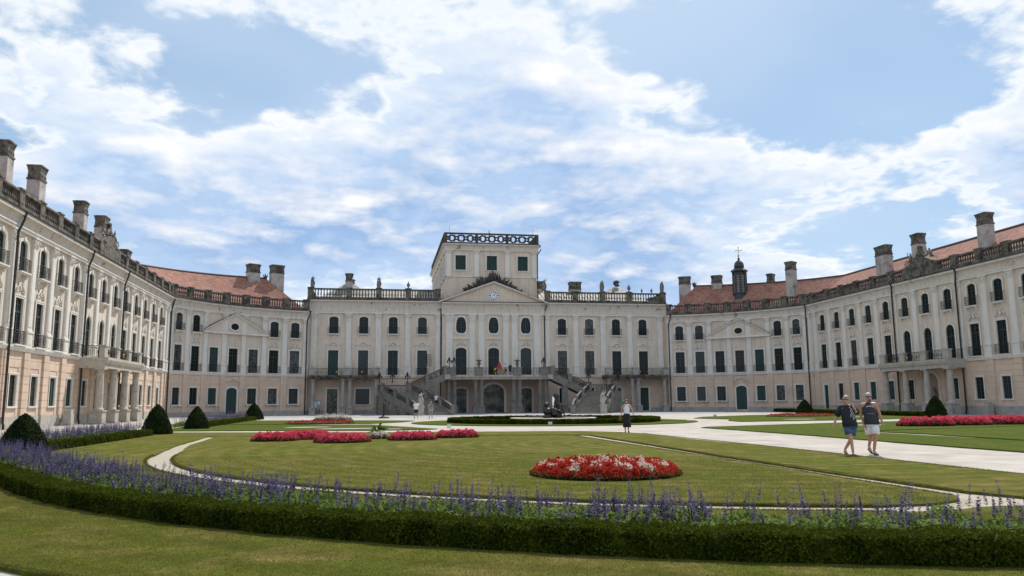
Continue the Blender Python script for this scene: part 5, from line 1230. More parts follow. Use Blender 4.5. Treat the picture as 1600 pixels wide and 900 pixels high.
# coat of arms on the balcony railing
ca = thing('coat_of_arms', 'red and gilt coat of arms fixed to the balcony railing', 'coat of arms', (.15, YB - .2, 5.5)); M = T(.15, YB - .16, 5.5)
MB().prism([(-.52, .85), (.52, .85), (.30, 1.25), (.10, 1.75), (0, 1.9), (-.10, 1.75), (-.30, 1.25)], -.12, .02).make('mantle', 'red_cloth', ca, M)
MB().prism([(.38 * math.cos(k * math.pi / 8), .45 + .48 * math.sin(k * math.pi / 8)) for k in range(16)], -.14, .0).make('shield', 'statue_stone', ca, M)
b = MB()
for sg in (-1, 1): b.tube([(sg * .45, -.1, .95), (sg * .72, -.1, .75), (sg * .74, -.1, .35), (sg * .45, -.1, .0)], [.10, .20, .18, .06], 6)
b.make('gilt_supporters', 'gilt', ca, M, True)
# notice board by the left door
nb = thing('notice_board', 'pale notice board beside the dark door left of the stairs', 'sign', (-25.9, YM - 2.9, 0)); M = T(-25.7, YM - 1.2, 0)
for x in (-.3, .3): MB().tube([(x, 0, 0), (x, 0, 1.1)], .04, 6).make('leg', 'iron', nb, M)
MB().box(-.5, .5, -.05, .05, .9, 2.0).make('panel', 'paving', nb, M); MB().box(.05, .4, -.06, -.05, 1.4, 1.9).make('poster', 'print_white', nb, M); MB().box(-.42, -.05, -.06, -.05, 1.0, 1.85).make('poster', 'print_white', nb, M)
# an opened casement at the first floor window nearest the left stairs
cm = MB(); w_, h_ = .66, 1.75
for a, c, d, e in ((0, .05, 0, h_), (w_ - .05, w_, 0, h_), (.05, w_ - .05, 0, .05), (.05, w_ - .05, h_ - .05, h_), (w_ / 2 - .015, w_ / 2 + .015, .05, h_ - .05)): cm.box(a, c, -.02, .02, d, e)
for k in range(1, 4): cm.box(.05, w_ - .05, -.015, .015, h_ * k / 4 - .015, h_ * k / 4 + .015)
cm.make('open_casement', 'sash_paint', main, mr.M(XH - bx[0] + .74, .12, 7.0) @ Matrix.Rotation(R(-28), 4, 'Z'))

# ------------------------------------------------------------------ planting
def np_mesh(name, V, F, mats, mi=None, smooth=False):
    me = bpy.data.meshes.new(name); nv, nf = len(V), len(F); k = F.shape[1]
    me.vertices.add(nv); me.vertices.foreach_set('co', np.ascontiguousarray(V, dtype=np.float32).ravel())
    me.loops.add(nf * k); me.loops.foreach_set('vertex_index', np.ascontiguousarray(F, dtype=np.int32).ravel())
    me.polygons.add(nf); me.polygons.foreach_set('loop_start', np.arange(0, nf * k, k, dtype=np.int32))
    for m in mats: me.materials.append(MATS[m])
    if mi is not None: me.polygons.foreach_set('material_index', np.ascontiguousarray(mi, dtype=np.int32))
    me.update(calc_edges=True); return me
def unit(v): return v / np.maximum(1e-9, np.linalg.norm(v, axis=1, keepdims=True))
def leaves(P, size, n_dir=None, spread=1.0, aspect=.55, jit=.3):
    """diamond shaped leaf at every point, roughly facing n_dir"""
    n = len(P); d = rng.normal(size=(n, 3))
    if n_dir is not None: d = d * spread + n_dir
    nrm = unit(d); a = unit(np.cross(nrm, rng.normal(size=(n, 3)))); c = np.cross(nrm, a)
    s = (size * (1 + jit * rng.uniform(-1, 1, n)))[:, None]
    V = np.stack([P - a * s, P + c * s * aspect, P + a * s, P - c * s * aspect], 1).reshape(-1, 3)
    F = np.arange(4 * n).reshape(n, 4)
    return V, F
def blades(P, h, w, lean=.5):
    n = len(P); d = rng.normal(size=(n, 3)) * lean; d[:, 2] = 1; d = unit(d); hh = (h * rng.uniform(.5, 1.2, n))[:, None]
    a = unit(np.cross(d, rng.normal(size=(n, 3)))) * w
    V = np.stack([P - a, P + a, P + d * hh], 1).reshape(-1, 3); return V, np.arange(3 * n).reshape(n, 3)

def hedge_path(fn, L, w, h, label, name='box_hedge', leaf=.016, dens=7000, mt='box_leaf', taper=.04, sprigs=False):
    """clipped hedge along fn(s)->(x,y,nx,ny)"""
    ds = .25; k = int(L / ds) + 1; ss = np.linspace(0, L, k); fr = np.array([fn(s) for s in ss])
    prof = np.array([(-w / 2, 0), (-w / 2 + taper * .3, h * .6), (-w / 2 + taper, h * .93), (-w / 2 + taper + .04, h * .985), (w / 2 - taper - .04, h * .985), (w / 2 - taper, h * .93), (w / 2 - taper * .3, h * .6), (w / 2, 0)])
    shr = .88; V = []
    for x, y, nx, ny in fr:
        for o, z in prof: V.append((x + nx * o * shr, y + ny * o * shr, z * .95))
    V = np.array(V); m = len(prof); F = []
    for i in range(k - 1):
        for j in range(m - 1): F.append((i * m + j, i * m + j + 1, (i + 1) * m + j + 1, (i + 1) * m + j))
    F += [(0, 1, 6, 7), (1, 2, 5, 6), (2, 3, 4, 5)]; e = (k - 1) * m; F += [(e, e + 7, e + 6, e + 1), (e + 1, e + 6, e + 5, e + 2), (e + 2, e + 5, e + 4, e + 3)]
    F = np.array(F)
    per = np.concatenate([[0], np.cumsum(np.linalg.norm(np.diff(prof, axis=0), axis=1))]); n = int(L * per[-1] * dens)
    s = rng.uniform(0, L, n); u = rng.uniform(0, per[-1], n)
    o = np.interp(u, per, prof[:, 0]); z = np.interp(u, per, prof[:, 1]); fx = [np.interp(s, ss, fr[:, q]) for q in range(4)]
    lump = .022 * np.sin(s * 5.1) * np.sin(s * 1.7 + 1) + .012 * np.sin(s * 13.0 + z * 9)
    inn = rng.uniform(-.05, .012, n); k2 = 1 + (inn + lump) / (w / 2)
    P = np.stack([fx[0] + fx[2] * o * k2, fx[1] + fx[3] * o * k2, np.maximum(.01, z + inn * .8 + lump)], 1)
    top = (z > h * .9)[:, None]; nd = np.where(top, np.array([[0, 0, 1.0]]), np.stack([fx[2] * np.sign(o), fx[3] * np.sign(o), .45 * np.ones(n)], 1))
    V2, F2 = leaves(P, leaf, nd, .8)
    if sprigs:
        k3 = int(L * 900); s3 = rng.uniform(0, L, k3); o3 = rng.uniform(-w / 2 + .03, w / 2 - .03, k3); g3 = [np.interp(s3, ss, fr[:, q]) for q in range(4)]
        P3 = np.stack([g3[0] + g3[2] * o3, g3[1] + g3[3] * o3, h + rng.uniform(-.01, .035, k3) + .022 * np.sin(s3 * 5.1) * np.sin(s3 * 1.7 + 1)], 1)
        V3, F3 = leaves(P3, leaf * 1.1, np.array([[0, -.7, .25]]), .6, .4); V2, F2 = np.vstack([V2, V3]), np.vstack([F2, F3 + len(V2)])
    root = tag(obj(name, np_mesh(name, np.vstack([V, V2]), np.vstack([F, F2 + len(V)]), [mt])), label, 'hedge')
    return root
def arcfn(c, r, a0, a1):
    L = abs(R(a1 - a0)) * r
    def fn(s):
        a = R(a0) + (R(a1) - R(a0)) * s / L; return (c[0] + r * math.cos(a), c[1] + r * math.sin(a), math.cos(a), math.sin(a))
    return fn, L
def linefn(p, q):
    L = math.hypot(q[0] - p[0], q[1] - p[1]); t = ((q[0] - p[0]) / L, (q[1] - p[1]) / L)
    return (lambda s: (p[0] + t[0] * s, p[1] + t[1] * s, t[1], -t[0])), L
def border(r, a0=212, a1=276, tail=13.0):
    La = R(a1 - a0) * r; a = R(a0); px_, py_ = HC[0] + r * math.cos(a), HC[1] + r * math.sin(a); tx, ty = math.sin(a), -math.cos(a)
    def fn(s):
        if s < tail: d = tail - s; return (px_ + tx * d, py_ + ty * d, math.cos(a), math.sin(a))
        b_ = a + (s - tail) / r; return (HC[0] + r * math.cos(b_), HC[1] + r * math.sin(b_), math.cos(b_), math.sin(b_))
    return fn, La + tail
fn, L = border(20.47); hedge_path(fn, L, .54, .30, 'low clipped box hedge curving across the foreground', leaf=.020, dens=8500, sprigs=True)
fn, L = linefn((-28.2, 29.2), (-28.5, 43.2)); hedge_path(fn, L, .6, .34, 'clipped box hedge between the two nearest left topiary domes', leaf=.03, dens=2600)
fn, L = linefn((-28.7, 55.6), (-29.2, 82.0)); hedge_path(fn, L, .7, .36, 'distant clipped box hedge behind the third left topiary', leaf=.045, dens=1200)
fn, L = linefn((31.0, 64.0), (36.0, 100.0)); hedge_path(fn, L, .9, .45, 'dark low hedge in front of the shaded right wing', leaf=.05, dens=1000)
fn, L = arcfn(fc, 8.1, 0, 359.9); hedge_path(fn, L, .6, .38, 'low round hedge ringing the fountain', leaf=.045, dens=1300)

def salvia(fn, L, w, label, dens, fol_h, spike_h, leaf=.035, spikes=True, seed=0, densfun=None):
    n = int(L * w * dens); s = rng.uniform(0, L, n); o = rng.uniform(-w / 2, w / 2, n)
    if densfun is not None: keep = rng.uniform(0, 1, n) < densfun(s / L); s, o = s[keep], o[keep]; n = len(s)
    fr = np.array([fn(a) for a in s]); base = np.stack([fr[:, 0] + fr[:, 2] * o, fr[:, 1] + fr[:, 3] * o, np.full(n, .03)], 1)
    root = thing('salvia_border', label, 'flower border', tuple(np.array([*fn(L / 2)[:2], 0.05])))
    # foliage: leafy mounds
    nl = int(L * w * 1500 * (.035 / leaf) ** 2); s2 = rng.uniform(0, L, nl); o2 = rng.uniform(-w / 2, w / 2, nl); f2 = np.array([fn(a) for a in s2])
    hm = fol_h * (.72 + .28 * np.sin(s2 * 4.3 + 3 * o2) * np.sin(s2 * 1.9 + 2.0) + .12 * np.sin(s2 * 11 + o2 * 7)) * (1 - .35 * (np.abs(o2) / (w / 2)) ** 4)
    z = hm * rng.uniform(.12, 1.0, nl) ** .55
    P = np.stack([f2[:, 0] + f2[:, 2] * o2, f2[:, 1] + f2[:, 3] * o2, .04 + z], 1)
    V, F = leaves(P, leaf, np.array([[0, -.25, .6]]), 1.0, .42)
    obj('foliage', np_mesh('foliage', V, F, ['salvia_leaf']), root, None, kind='stuff')
    # spikes: thin stem and whorls of small florets
    h = spike_h * np.clip(rng.normal(.84, .17, n), .45, 1.25); lean = rng.normal(0, .10, (n, 2)); fl = rng.uniform(.34, .5, n)
    Vs, Fs = [], []
    dirs = np.stack([lean[:, 0], lean[:, 1], np.ones(n)], 1)
    a = unit(np.cross(dirs, rng.normal(size=(n, 3)))) * .0045
    Vs.append(np.stack([base - a, base + a, base + dirs * h[:, None] * .98], 1).reshape(-1, 3)); nstem = n
    F3 = [np.arange(3 * n).reshape(n, 3)]; cnt = 3 * n
    W = 15
    for k in range(W):
        t = (1 - fl) + fl * (k + rng.uniform(0, .6, n)) / W
        c = base + dirs * (h * t)[:, None]; ang = rng.uniform(0, 6.28, n); r_ = .025 * (1 - .5 * (k / W)) + .005
        for q in range(2):
            an = ang + q * 3.14 + rng.normal(0, .5, n); od = np.stack([np.cos(an), np.sin(an), .45 * np.ones(n)], 1); sd = np.stack([-np.sin(an), np.cos(an), np.zeros(n)], 1)
            r = (r_ * rng.uniform(.8, 1.3, n))[:, None]
            Vs.append(np.stack([c - sd * r * .55, c + sd * r * .55, c + od * r * 1.25], 1).reshape(-1, 3)); F3.append(np.arange(3 * n).reshape(n, 3) + cnt); cnt += 3 * n
    mi = np.concatenate([np.zeros(n), np.ones(2 * W * n)])
    obj('flower_spikes', np_mesh('flower_spikes', np.vstack(Vs), np.vstack(F3), ['salvia_leaf', 'salvia_bloom'], mi), root, None, kind='stuff')
    return root
fn, L = border(19.45)
salvia(fn, L, 1.3, 'blue salvia border behind the low hedge across the foreground', 95, .36, .56, .034, densfun=lambda t: (.62 + .38 * np.sin(t * 61) * np.sin(t * 23 + 1)) * np.where(t < .55, .95, np.where(t < .72, .68, .52)))
fn, L = linefn((-29.35, 29.3), (-29.6, 43.8)); salvia(fn, L, 1.7, 'blue salvia border behind the hedge between the left topiary domes', 45, .35, .72, .05)
fn, L = linefn((-29.8, 56), (-30.3, 81)); salvia(fn, L, 1.6, 'distant blue salvia border in front of the left curved range', 22, .4, .8, .08)
fn, L = linefn((32.3, 66), (36.6, 98)); salvia(fn, L, 1.2, 'pale flower strip behind the low hedge by the right wing', 5, .5, .5, .09)

def flower_bed(cx, cy, rx, ry, h, label, bloom, leaf='begonia_leaf', size=.035, dens=900, rot=0, white=None, group=None, clump=9.0):
    n = int(math.pi * rx * ry * dens); r = np.sqrt(rng.uniform(0, 1, n)); a = rng.uniform(0, 6.283, n)
    x, y = r * rx * np.cos(a), r * ry * np.sin(a); lump = 1 + .22 * np.sin(x * clump + 1) * np.sin(y * clump * .93 + .4) + .10 * np.sin(x * 21) * np.sin(y * 19)
    zt_ = h * (1 - r ** 10 * .8) * lump
    root = thing('flower_bed', label, 'flower bed', (cx, cy, .05), 0, group)
    c, s = math.cos(rot), math.sin(rot)
    def W(xx, yy, zz): return np.stack([cx + xx * c - yy * s, cy + xx * s + yy * c, zz], 1)
    P = W(x, y, .05 + zt_ * rng.uniform(.72, 1.12, n))
    V, F = leaves(P, size, np.array([[0, 0, .7]]), 1.0, .75)
    mi = np.zeros(n)
    if white: mi = (white(x, y) & (rng.uniform(0, 1, n) < .85)).astype(int)
    obj('blossoms', np_mesh('blossoms', V, F, [bloom] + (['begonia_white'] if white else []), mi), root, None, kind='stuff')
    m = int(n * .9); r = rng.uniform(.0, 1, m) ** .4; a = rng.uniform(0, 6.283, m); x, y = r * rx * 1.02 * np.cos(a), r * ry * 1.02 * np.sin(a)
    P = W(x, y, .05 + h * (1 - r ** 6 * .75) * rng.uniform(.1, .93, m)); V, F = leaves(P, size * 1.15, np.array([[0, 0, .5]]), 1.0, .6)
    obj('foliage', np_mesh('foliage', V, F, [leaf]), root, None, kind='stuff')
    MB().lathe([(1.0, 0), (.93, .5), (.8, .75), (.4, .80)], 28).make('bed_soil', 'soil', root, Matrix.Translation((cx, cy, .04)) @ Matrix.Rotation(rot, 4, 'Z') @ Matrix.Diagonal((rx * .97, ry * .97, h, 1)), True)
    return root
wh = lambda x, y: (np.sin(x * 13.2 + 1.6 * np.sin(y * 5.0)) + np.sin(y * 11.1 + .8 + 2 * x) + .6 * np.sin(x * 4.1) * np.sin(y * 3.7) > .55) & (x ** 2 + y ** 2 < 2.1)
flower_bed(-12.0, 16.8, 1.60, 1.55, .25, 'round bed of red begonias with white patches on the near lawn', 'begonia_red', size=.026, dens=2300, white=wh, clump=11.0)
pk = 'pink begonia beds on the left lawn'
for cx_, cy_, rx_, ry_, rt_, lab in ((-21.2, 35.2, .98, .95, .1, 'leftmost lobe of the pink begonia scroll on the left lawn'), (-20.05, 36.7, 1.15, 1.2, 0, 'raised pink begonia lobe behind the leftmost one'), (-18.3, 33.2, 1.12, 1.2, 0, 'broad pink begonia lobe in front, left of the small green plant'), (-15.45, 34.1, 1.02, .75, .1, 'pink begonia lobe just right of the small green plant'), (-13.4, 35.7, 1.0, .6, .1, 'rightmost pink begonia lobe on the left lawn')):
    flower_bed(cx_, cy_, rx_, ry_, .27, lab, 'begonia_pink', size=.045, dens=1100, rot=rt_, group=pk)
for cx_, cy_, rx_, ry_, lab in ((14.6, 41.9, 1.75, 1.0, 'leftmost pink begonia lobe on the right lawn'), (17.6, 42.9, 1.9, 1.4, 'middle pink begonia lobe on the right lawn'), (20.8, 43.2, 2.0, 1.3, 'pink begonia lobe at the right picture edge'), (23.6, 42.4, 1.8, 1.2, 'farthest right pink begonia lobe, partly outside the picture')):
    flower_bed(cx_, cy_, rx_, ry_, .40, lab, 'begonia_pink', size=.055, dens=800, group='pink begonia beds on the right lawn')
flower_bed(-21.4, 63.9, 2.7, 1.2, .20, 'orange red flower bed in front of the left portico', 'begonia_red', 'salvia_leaf', .05, 150, clump=4.0)
flower_bed(-20.6, 66.6, 1.7, 1.0, .55, 'tall white flowers behind the orange red bed', 'begonia_white', 'salvia_leaf', .045, 130, clump=5.0)
flower_bed(22.5, 70.0, 3.4, 1.5, .24, 'orange red flower bed in front of the right curved range', 'begonia_red', 'salvia_leaf', .05, 130, clump=4.0)
flower_bed(-16.85, 35.6, .45, .4, .25, 'small whitish flower cluster between the pink lobes', 'begonia_white', 'begonia_leaf', .04, 900)
b = MB()
for k in range(14):
    a = k * 2.4; e = R(35 + 25 * (k % 3)); l_ = .55 + .1 * (k % 4); b.tube([(0, 0, .05), (math.cos(a) * l_ * .4, math.sin(a) * l_ * .4, l_ * .75 * math.sin(e)), (math.cos(a) * l_ * .75, math.sin(a) * l_ * .75, l_ * .75 * math.sin(e) - .02)], [.02, .05, .005], 4)
o = b.make('agave', 'salvia_leaf', None, T(-16.9, 36.1, .05)); tag(o, 'small spiky green plant between the pink begonia lobes', 'plant')

def topiary(x, y, r, h, label):
    def prof(t): return r * (1 - t ** 1.5) ** .72
    root = thing('topiary', label, 'topiary', (x, y, .05), 0, 'clipped yew domes')
    ts = np.linspace(0, .995, 14); MB().lathe([(prof(t) * .93, .05 + t * h * .97) for t in ts], 24).make('core', 'yew_leaf', root, T(x, y, 0), True)
    d = math.hypot(x - CAM.x, y); size = max(.018, d * .0011); n = int(min(60000, 2.2 * math.pi * r * h / (size * size * 1.1) * 1.6))
    t = rng.uniform(0, 1, n) ** 1.15; a = rng.uniform(0, 6.283, n); pr = r * (1 - t ** 1.5) ** .72 * (1 + .025 * np.sin(a * 5 + t * 9) * np.sin(t * 14 + a * 2)) + rng.uniform(-.05, .02, n) + (rng.uniform(0, 1, n) < .04) * .035
    P = np.stack([x + pr * np.cos(a), y + pr * np.sin(a), .05 + t * h + rng.uniform(-.02, .02, n)], 1)
    V, F = leaves(P, size, np.stack([np.cos(a), np.sin(a), .3 + t], 1), .75, .5); obj('leaves', np_mesh('leaves', V, F, ['yew_leaf']), root, None, kind='stuff')
for x, y, r, h, lab in ((-28.1, 27.9, .74, 1.28, 'nearest dark clipped yew dome at the left picture edge'), (-28.5, 44.9, .76, 1.55, 'second clipped yew dome, at the end of the left hedge'), (-28.5, 54.2, .74, 1.40, 'third clipped yew dome, left of the distant hedge'), (-29.4, 83.8, .95, 1.6, 'small distant yew dome before the left green door'), (29.5, 60.4, .90, 1.75, 'clipped yew dome in front of the right wing portico'), (31.0, 84.0, .95, 1.55, 'small distant yew dome before the right curved range')): topiary(x, y, r, h, lab)

# grass blades on the lawns close to the camera
def in_ring(n, c, r0, r1, a0, a1):
    a = R(a0) + (R(a1) - R(a0)) * rng.uniform(0, 1, n); r = np.sqrt(rng.uniform(r0 * r0, r1 * r1, n)); return np.stack([c[0] + r * np.cos(a), c[1] + r * np.sin(a)], 1)
p1 = in_ring(230000, HC, 20.75, 23.28, 203, 272)
p2 = in_ring(60000, HC, 17.1, 18.9, 196, 268)
q = np.hypot(p2[:, 0] - PC[0], p2[:, 1] - PC[1]); p2 = p2[(q > 18.66)]
p3 = in_ring(120000, PC, 8.0, 17.9, 192, 262); p3 = p3[(p3[:, 0] < -7.9) & (np.hypot(p3[:, 0] + 12.0, p3[:, 1] - 16.8) > 1.6)]
dn = np.hypot(p3[:, 0] - CAM.x, p3[:, 1]); p3 = p3[rng.uniform(0, 1, len(p3)) < np.clip(1.5 - dn / 22, 0, 1)]
def edge_pts(pts, n, amp):
    pts = np.array(pts); d = np.linalg.norm(np.diff(pts, axis=0), axis=1); c = np.concatenate([[0], np.cumsum(d)]); u = rng.uniform(0, c[-1], n)
    return np.stack([np.interp(u, c, pts[:, 0]), np.interp(u, c, pts[:, 1])], 1) + rng.normal(0, amp, (n, 2))
p4 = np.vstack([edge_pts(arc(*PC, 17.93, 186, 256, 40), 16000, .02), edge_pts(arc(*PC, 18.62, 186, 256, 40), 16000, .02), edge_pts([(-7.6, 11.8), (-7.7, 21.3), (-7.95, 36.3)], 9000, .02), edge_pts([(-7.0, 12.3), (-7.25, 21.5), (-7.2, 36)], 9000, .02), edge_pts([(-3.7, 11.1), (-3.75, 24.5), (-4.3, 37)], 12000, .025), edge_pts(arc(*HC, 23.28, 212, 262, 30), 9000, .02)])
Vs, Fs, c_ = [], [], 0
for pts, h_, w_ in ((p1, .022, .0032), (p2, .03, .004), (p3, .024, .004), (p4, .036, .005)):
    V, F = blades(np.c_[pts, np.full(len(pts), .046)], h_, w_, .75); Vs.append(V); Fs.append(F + c_); c_ += len(V)
o = obj('grass', np_mesh('grass', np.vstack(Vs), np.vstack(Fs), ['blade'])); o['kind'] = 'stuff'; o['label'] = 'short mown grass blades on the lawns near the camera'; o['category'] = 'grass'

# ------------------------------------------------------------------ fountain
ft = thing('fountain', 'round stone fountain with dark bronze figures and a water jet', 'fountain', (fc[0], fc[1], 0))
pr = [(6.2, 0), (6.2, .12), (6.0, .26), (5.6, .30), (5.55, .18)]
MB().lathe([(3.3, 0), (3.3, .25), (3.45, .34), (3.0, .36), (2.95, .22)], 40).make('basin', 'pale_stone', ft, T(fc[0], fc[1], 0)); MB().lathe([(2.95, .20), (.01, .24)], 40).make('water', 'glass', ft, T(fc[0], fc[1], 0))
M = T(fc[0], fc[1], .25)
b = MB(); rr = random.Random(2)
for k in range(12): b.blob((rr.uniform(-.55, .55), rr.uniform(-.4, .4), .12 + .05 * k), (.38, .35, .24), 50 + k, .35, 2)
b.blob((-.62, 0, .7), (.26, .30, .42), 90, .3, 2); b.blob((-.55, 0, 1.12), (.22, .2, .16), 91, .3, 2); b.tube([(-.2, -.3, .5), (.1, -.45, .75), (.35, -.42, .6)], [.14, .1, .05], 6)
b.make('rockwork', 'bronze', ft, M, True)
MB().box(.16, .58, .35, .75, 0, 1.55).blob((.38, .52, 1.75), (.24, .2, .30), 14, .2, 2).tube([(.3, .5, 1.5), (.5, .42, 1.1), (.52, .40, .5)], [.18, .2, .16], 8).make('herm', 'bronze', ft, M, False)
J = dict(STAND); J['che'] = (.03, -.05, 1.34); J['ell'] = (-.34, -.1, 1.25); J['wrl'] = (-.52, -.15, 1.1); J['hal'] = (-.6, -.15, 1.06); J['elr'] = (.30, 0, 1.15); J['wrr'] = (.42, -.1, .98); J['har'] = (.48, -.1, .93); J['knr'] = (.2, -.12, .52); J['anr'] = (.22, .1, .1)
obj('bronze_figure', body_mesh(J, 'bronze', fat=1.1), ft, M @ T(.72, -.1, -.02, 0, .78))
b = MB(); b.tube([(-.0 , 0, .7), (.0, 0, 1.2), (.02, 0, 1.62)], [.05, .075, .10], 7)
for k in range(14): b.blob((rr.uniform(-.09, .09), rr.uniform(-.07, .07), 1.0 + .055 * k), (.045, .045, .06), k, .3, 1)
b.make('water_jet', 'water_white', ft, M, True)
for x, y, lab in ((-5.4, 53.0, 'small white floodlight box on the lawn before the fountain hedge'), (15.5, 73.5, 'small white floodlight on the lawn of the right curved range'), (-12.6, 49.2, 'small grey floodlight on the tip of the left lawn')):
    o = MB().box(-.13, .13, -.08, .08, .05, .24).box(-.1, .1, -.09, -.08, .08, .21).make('floodlight', 'print_white', None, T(x, y, 0)); tag(o, lab, 'floodlight', 'lawn floodlights')
for x, y, lab in ((-16.4, 84.5, 'dark low bollard base left of the staircase'), ):
    o = MB().lathe([(.55, 0), (.55, .12), (.3, .2), (.12, .3), (.10, 1.5), (.13, 1.55), (.02, 1.7)], 10).make('bollard', 'black', None, T(x, y, 0)); tag(o, lab, 'bollard')
for sg in (-1, 1):
    for k, t in enumerate(((2.14 + BW * 9.0), ) if sg > 0 else ((2.14 + BW * 9.0),)):
        rg, S_ = (LWR, LS) if sg < 0 else (RWR, RS); q = rg.P(S_(t), .75, 0); bl = MB().box(-.35, .35, -.3, .3, 0, .9).box(-.28, .28, -.25, .25, .9, 1.25)
        o = bl.make('stone_block', 'ashlar' if sg < 0 else 'ashlar_grey', None, rg.M(S_(t), .75, 0)); tag(o, 'squat stone guard block beside the portico of the ' + ('left' if sg < 0 else 'right') + ' wing', 'stone block')

# ------------------------------------------------------------------ people
def view_rz(x, y): return -math.atan2(x - CAM.x, y)
x, y = -2.68, 21.2
J = dict(pel=(0, 0, .90), spi=(.0, 0, 1.10), che=(-.03, .0, 1.30), nec=(-.04, .0, 1.46), hea=(-.03, -.02, 1.60), top=(-.03, -.01, 1.70), face=(.42, -.9, -.12),
         shl=(-.21, .03, 1.39), ell=(-.27, .05, 1.10), wrl=(-.20, -.04, .86), hal=(-.18, -.07, .78), shr=(.13, -.02, 1.40), elr=(.22, -.04, 1.14), wrr=(.27, -.12, .90), har=(.28, -.15, .82),
         hil=(-.09, .02, .87), knl=(-.05, .06, .46), anl=(-.11, .22, .22), tol=(-.05, .10, .06), hir=(.08, -.02, .87), knr=(.07, -.10, .47), anr=(.01, -.10, .09), tor=(.10, -.24, .03))
p, M = person((x, y, .0), view_rz(x, y), J, 'grey haired man in dark tank top and white shorts walking on the gravel', None, None, 'grey_hair', 'skin_tan', 0, .72, 'charcoal', 'white_cloth', 'sandal', True, 'couple walking on the gravel', 1.04, 1.12, False, True)
b = MB()
for k in range(9): t = (k - 4) / 4; b.add([(-.02 + t * .085 - .007, -.137 + .02 * t * t, 1.335 - .02 * t * t), (-.02 + t * .085 + .008, -.137 + .02 * t * t, 1.335 - .02 * t * t), (-.02 + t * .085 + .008, -.139 + .02 * t * t, 1.362 - .02 * t * t), (-.02 + t * .085 - .007, -.139 + .02 * t * t, 1.362 - .02 * t * t)], [(0, 1, 2, 3)])
b.make('shirt_print', 'print_white', p, M @ Matrix.Translation((0, -.012, 0)))
MB().add([(-.10, -.138, 1.13), (.09, -.138, 1.13), (.09, -.14, 1.145), (-.10, -.14, 1.145)], [(0, 1, 2, 3)]).make('shirt_print', 'print_red', p, M @ Matrix.Translation((0, -.012, 0)))
x, y = -3.42, 21.0
J = dict(pel=(-.06, 0, .88), spi=(-.09, 0, 1.06), che=(-.11, .0, 1.26), nec=(-.13, .0, 1.42), hea=(-.14, -.02, 1.56), top=(-.13, -.01, 1.655), face=(-.55, -.8, -.05),
         shl=(-.27, .02, 1.35), ell=(-.41, .05, 1.06), wrl=(-.48, -.02, .86), hal=(-.50, -.04, .79), shr=(.03, -.02, 1.36), elr=(.13, -.10, 1.20), wrr=(.06, -.16, 1.36), har=(.03, -.15, 1.42),
         hil=(-.14, .0, .84), knl=(-.06, -.08, .46), anl=(-.03, -.08, .09), tol=(.03, -.22, .03), hir=(.02, .03, .84), knr=(-.08, .10, .42), anr=(-.24, .28, .16), tor=(-.20, .16, .05))
p, M = person((x, y, .0), view_rz(x, y), J, 'woman in navy T-shirt and denim shorts walking beside the grey haired man', None, None, 'fair_hair', 'skin', .85, .62, 'navy', 'denim', 'sandal', True, 'couple walking on the gravel', 1.02, 1.12, False, True)
b = MB()
for k in range(5):
    z0 = 1.30 - k * .055; x0 = -.045 + k * .016
    b.add([(x0, -.128, z0), (x0 + .022, -.126, z0 + .012), (x0 + .075, -.112, z0 + .085), (x0 + .055, -.114, z0 + .085)], [(0, 1, 2, 3)])
b.make('shirt_print', 'print_white', p, M @ Matrix.Translation((0, -.035, -.08)))
x, y = -4.3, 39.4
J = dict(STAND); J['face'] = (-.2, -1, 0); J['ell'] = (-.26, .04, 1.16); J['wrl'] = (-.30, -.02, .92); J['hal'] = (-.31, -.04, .84); J['elr'] = (.29, -.02, 1.18); J['wrr'] = (.36, -.10, .98); J['har'] = (.39, -.13, .92); J['tol'] = (-.08, -.14, .03); J['anr'] = (.06, .12, .10)
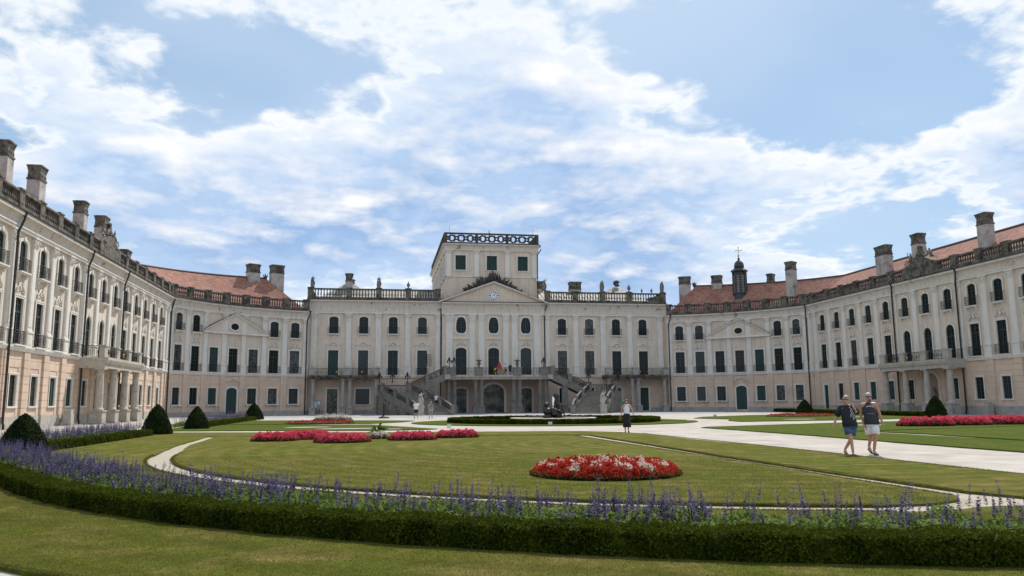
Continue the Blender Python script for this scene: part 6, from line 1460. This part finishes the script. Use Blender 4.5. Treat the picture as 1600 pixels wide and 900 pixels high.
p, M = person((x, y, 0), view_rz(x, y), J, 'woman in white top and long black skirt walking towards the camera', None, None, 'dark_hair', 'skin', 0, .5, 'white_cloth', 'black_cloth', 'sandal', False, None, .96, .95, True, False, .28)
MB().blob((-.17, .10, 1.55), (.075, .05, .14), 4, .25, 2).make('green_scarf', 'green_bag', p, M, True); MB().box(-.42, -.28, -.06, .05, .62, .84).tube([(-.34, 0, .84), (-.22, 0, 1.30), (-.16, -.02, 1.46)], .012, 4).make('handbag', 'brown_bag', p, M)
x, y = -13.2, 81.0
J = dict(STAND); J['face'] = (0, 1, 0); J['anl'] = (-.16, -.16, .16); J['tol'] = (-.17, -.05, .03); J['knl'] = (-.12, .05, .5); J['anr'] = (.16, .1, .09); J['tor'] = (.17, .24, .03)
person((x, y, 0), view_rz(x, y), J, 'man in white T-shirt and dark shorts walking towards the stairs', None, None, 'dark_hair', 'skin', .8, .8, 'white_cloth', 'navy', 'sandal', False, 'couple walking to the stairs', 1.02, 1.1)
x, y = -11.75, 80.6
J = dict(STAND); J['face'] = (.2, 1, 0); J['anl'] = (-.15, -.14, .14); J['tol'] = (-.15, -.04, .03); J['anr'] = (.14, .06, .09); J['tor'] = (.14, .2, .03)
person((x, y, 0), view_rz(x, y), J, 'woman in patterned short dress walking towards the stairs', None, None, 'fair_hair', 'skin', .5, .5, 'floral', 'floral', 'sandal', False, 'couple walking to the stairs', .98, 1.0, True, False, .62)
J = dict(STAND); J['face'] = (.1, -1, 0)
person((-9.6, 103.6, 1.03), R(10), J, 'small figure in white top coming down the left stairs', None, None, 'dark_hair', 'skin', .6, .9, 'white_cloth', 'black_cloth', 'sandal', False, None, .95, 1.0)
person((1.15, YB + .55, 5.5), 0, J, 'person in pale shirt leaning at the balcony rail beside the coat of arms', None, None, 'dark_hair', 'skin', .7, .9, 'print_white', 'navy', 'sandal', False, 'people on the balcony', .96, 1.0)
J2 = dict(STAND); J2['face'] = (-.5, -1, 0)
person((1.85, YB + .55, 5.5), 0, J2, 'person in black top at the balcony rail, right of the pale shirt', None, None, 'dark_hair', 'skin_tan', .7, .9, 'black_cloth', 'black_cloth', 'sandal', False, 'people on the balcony', .94, 1.0)
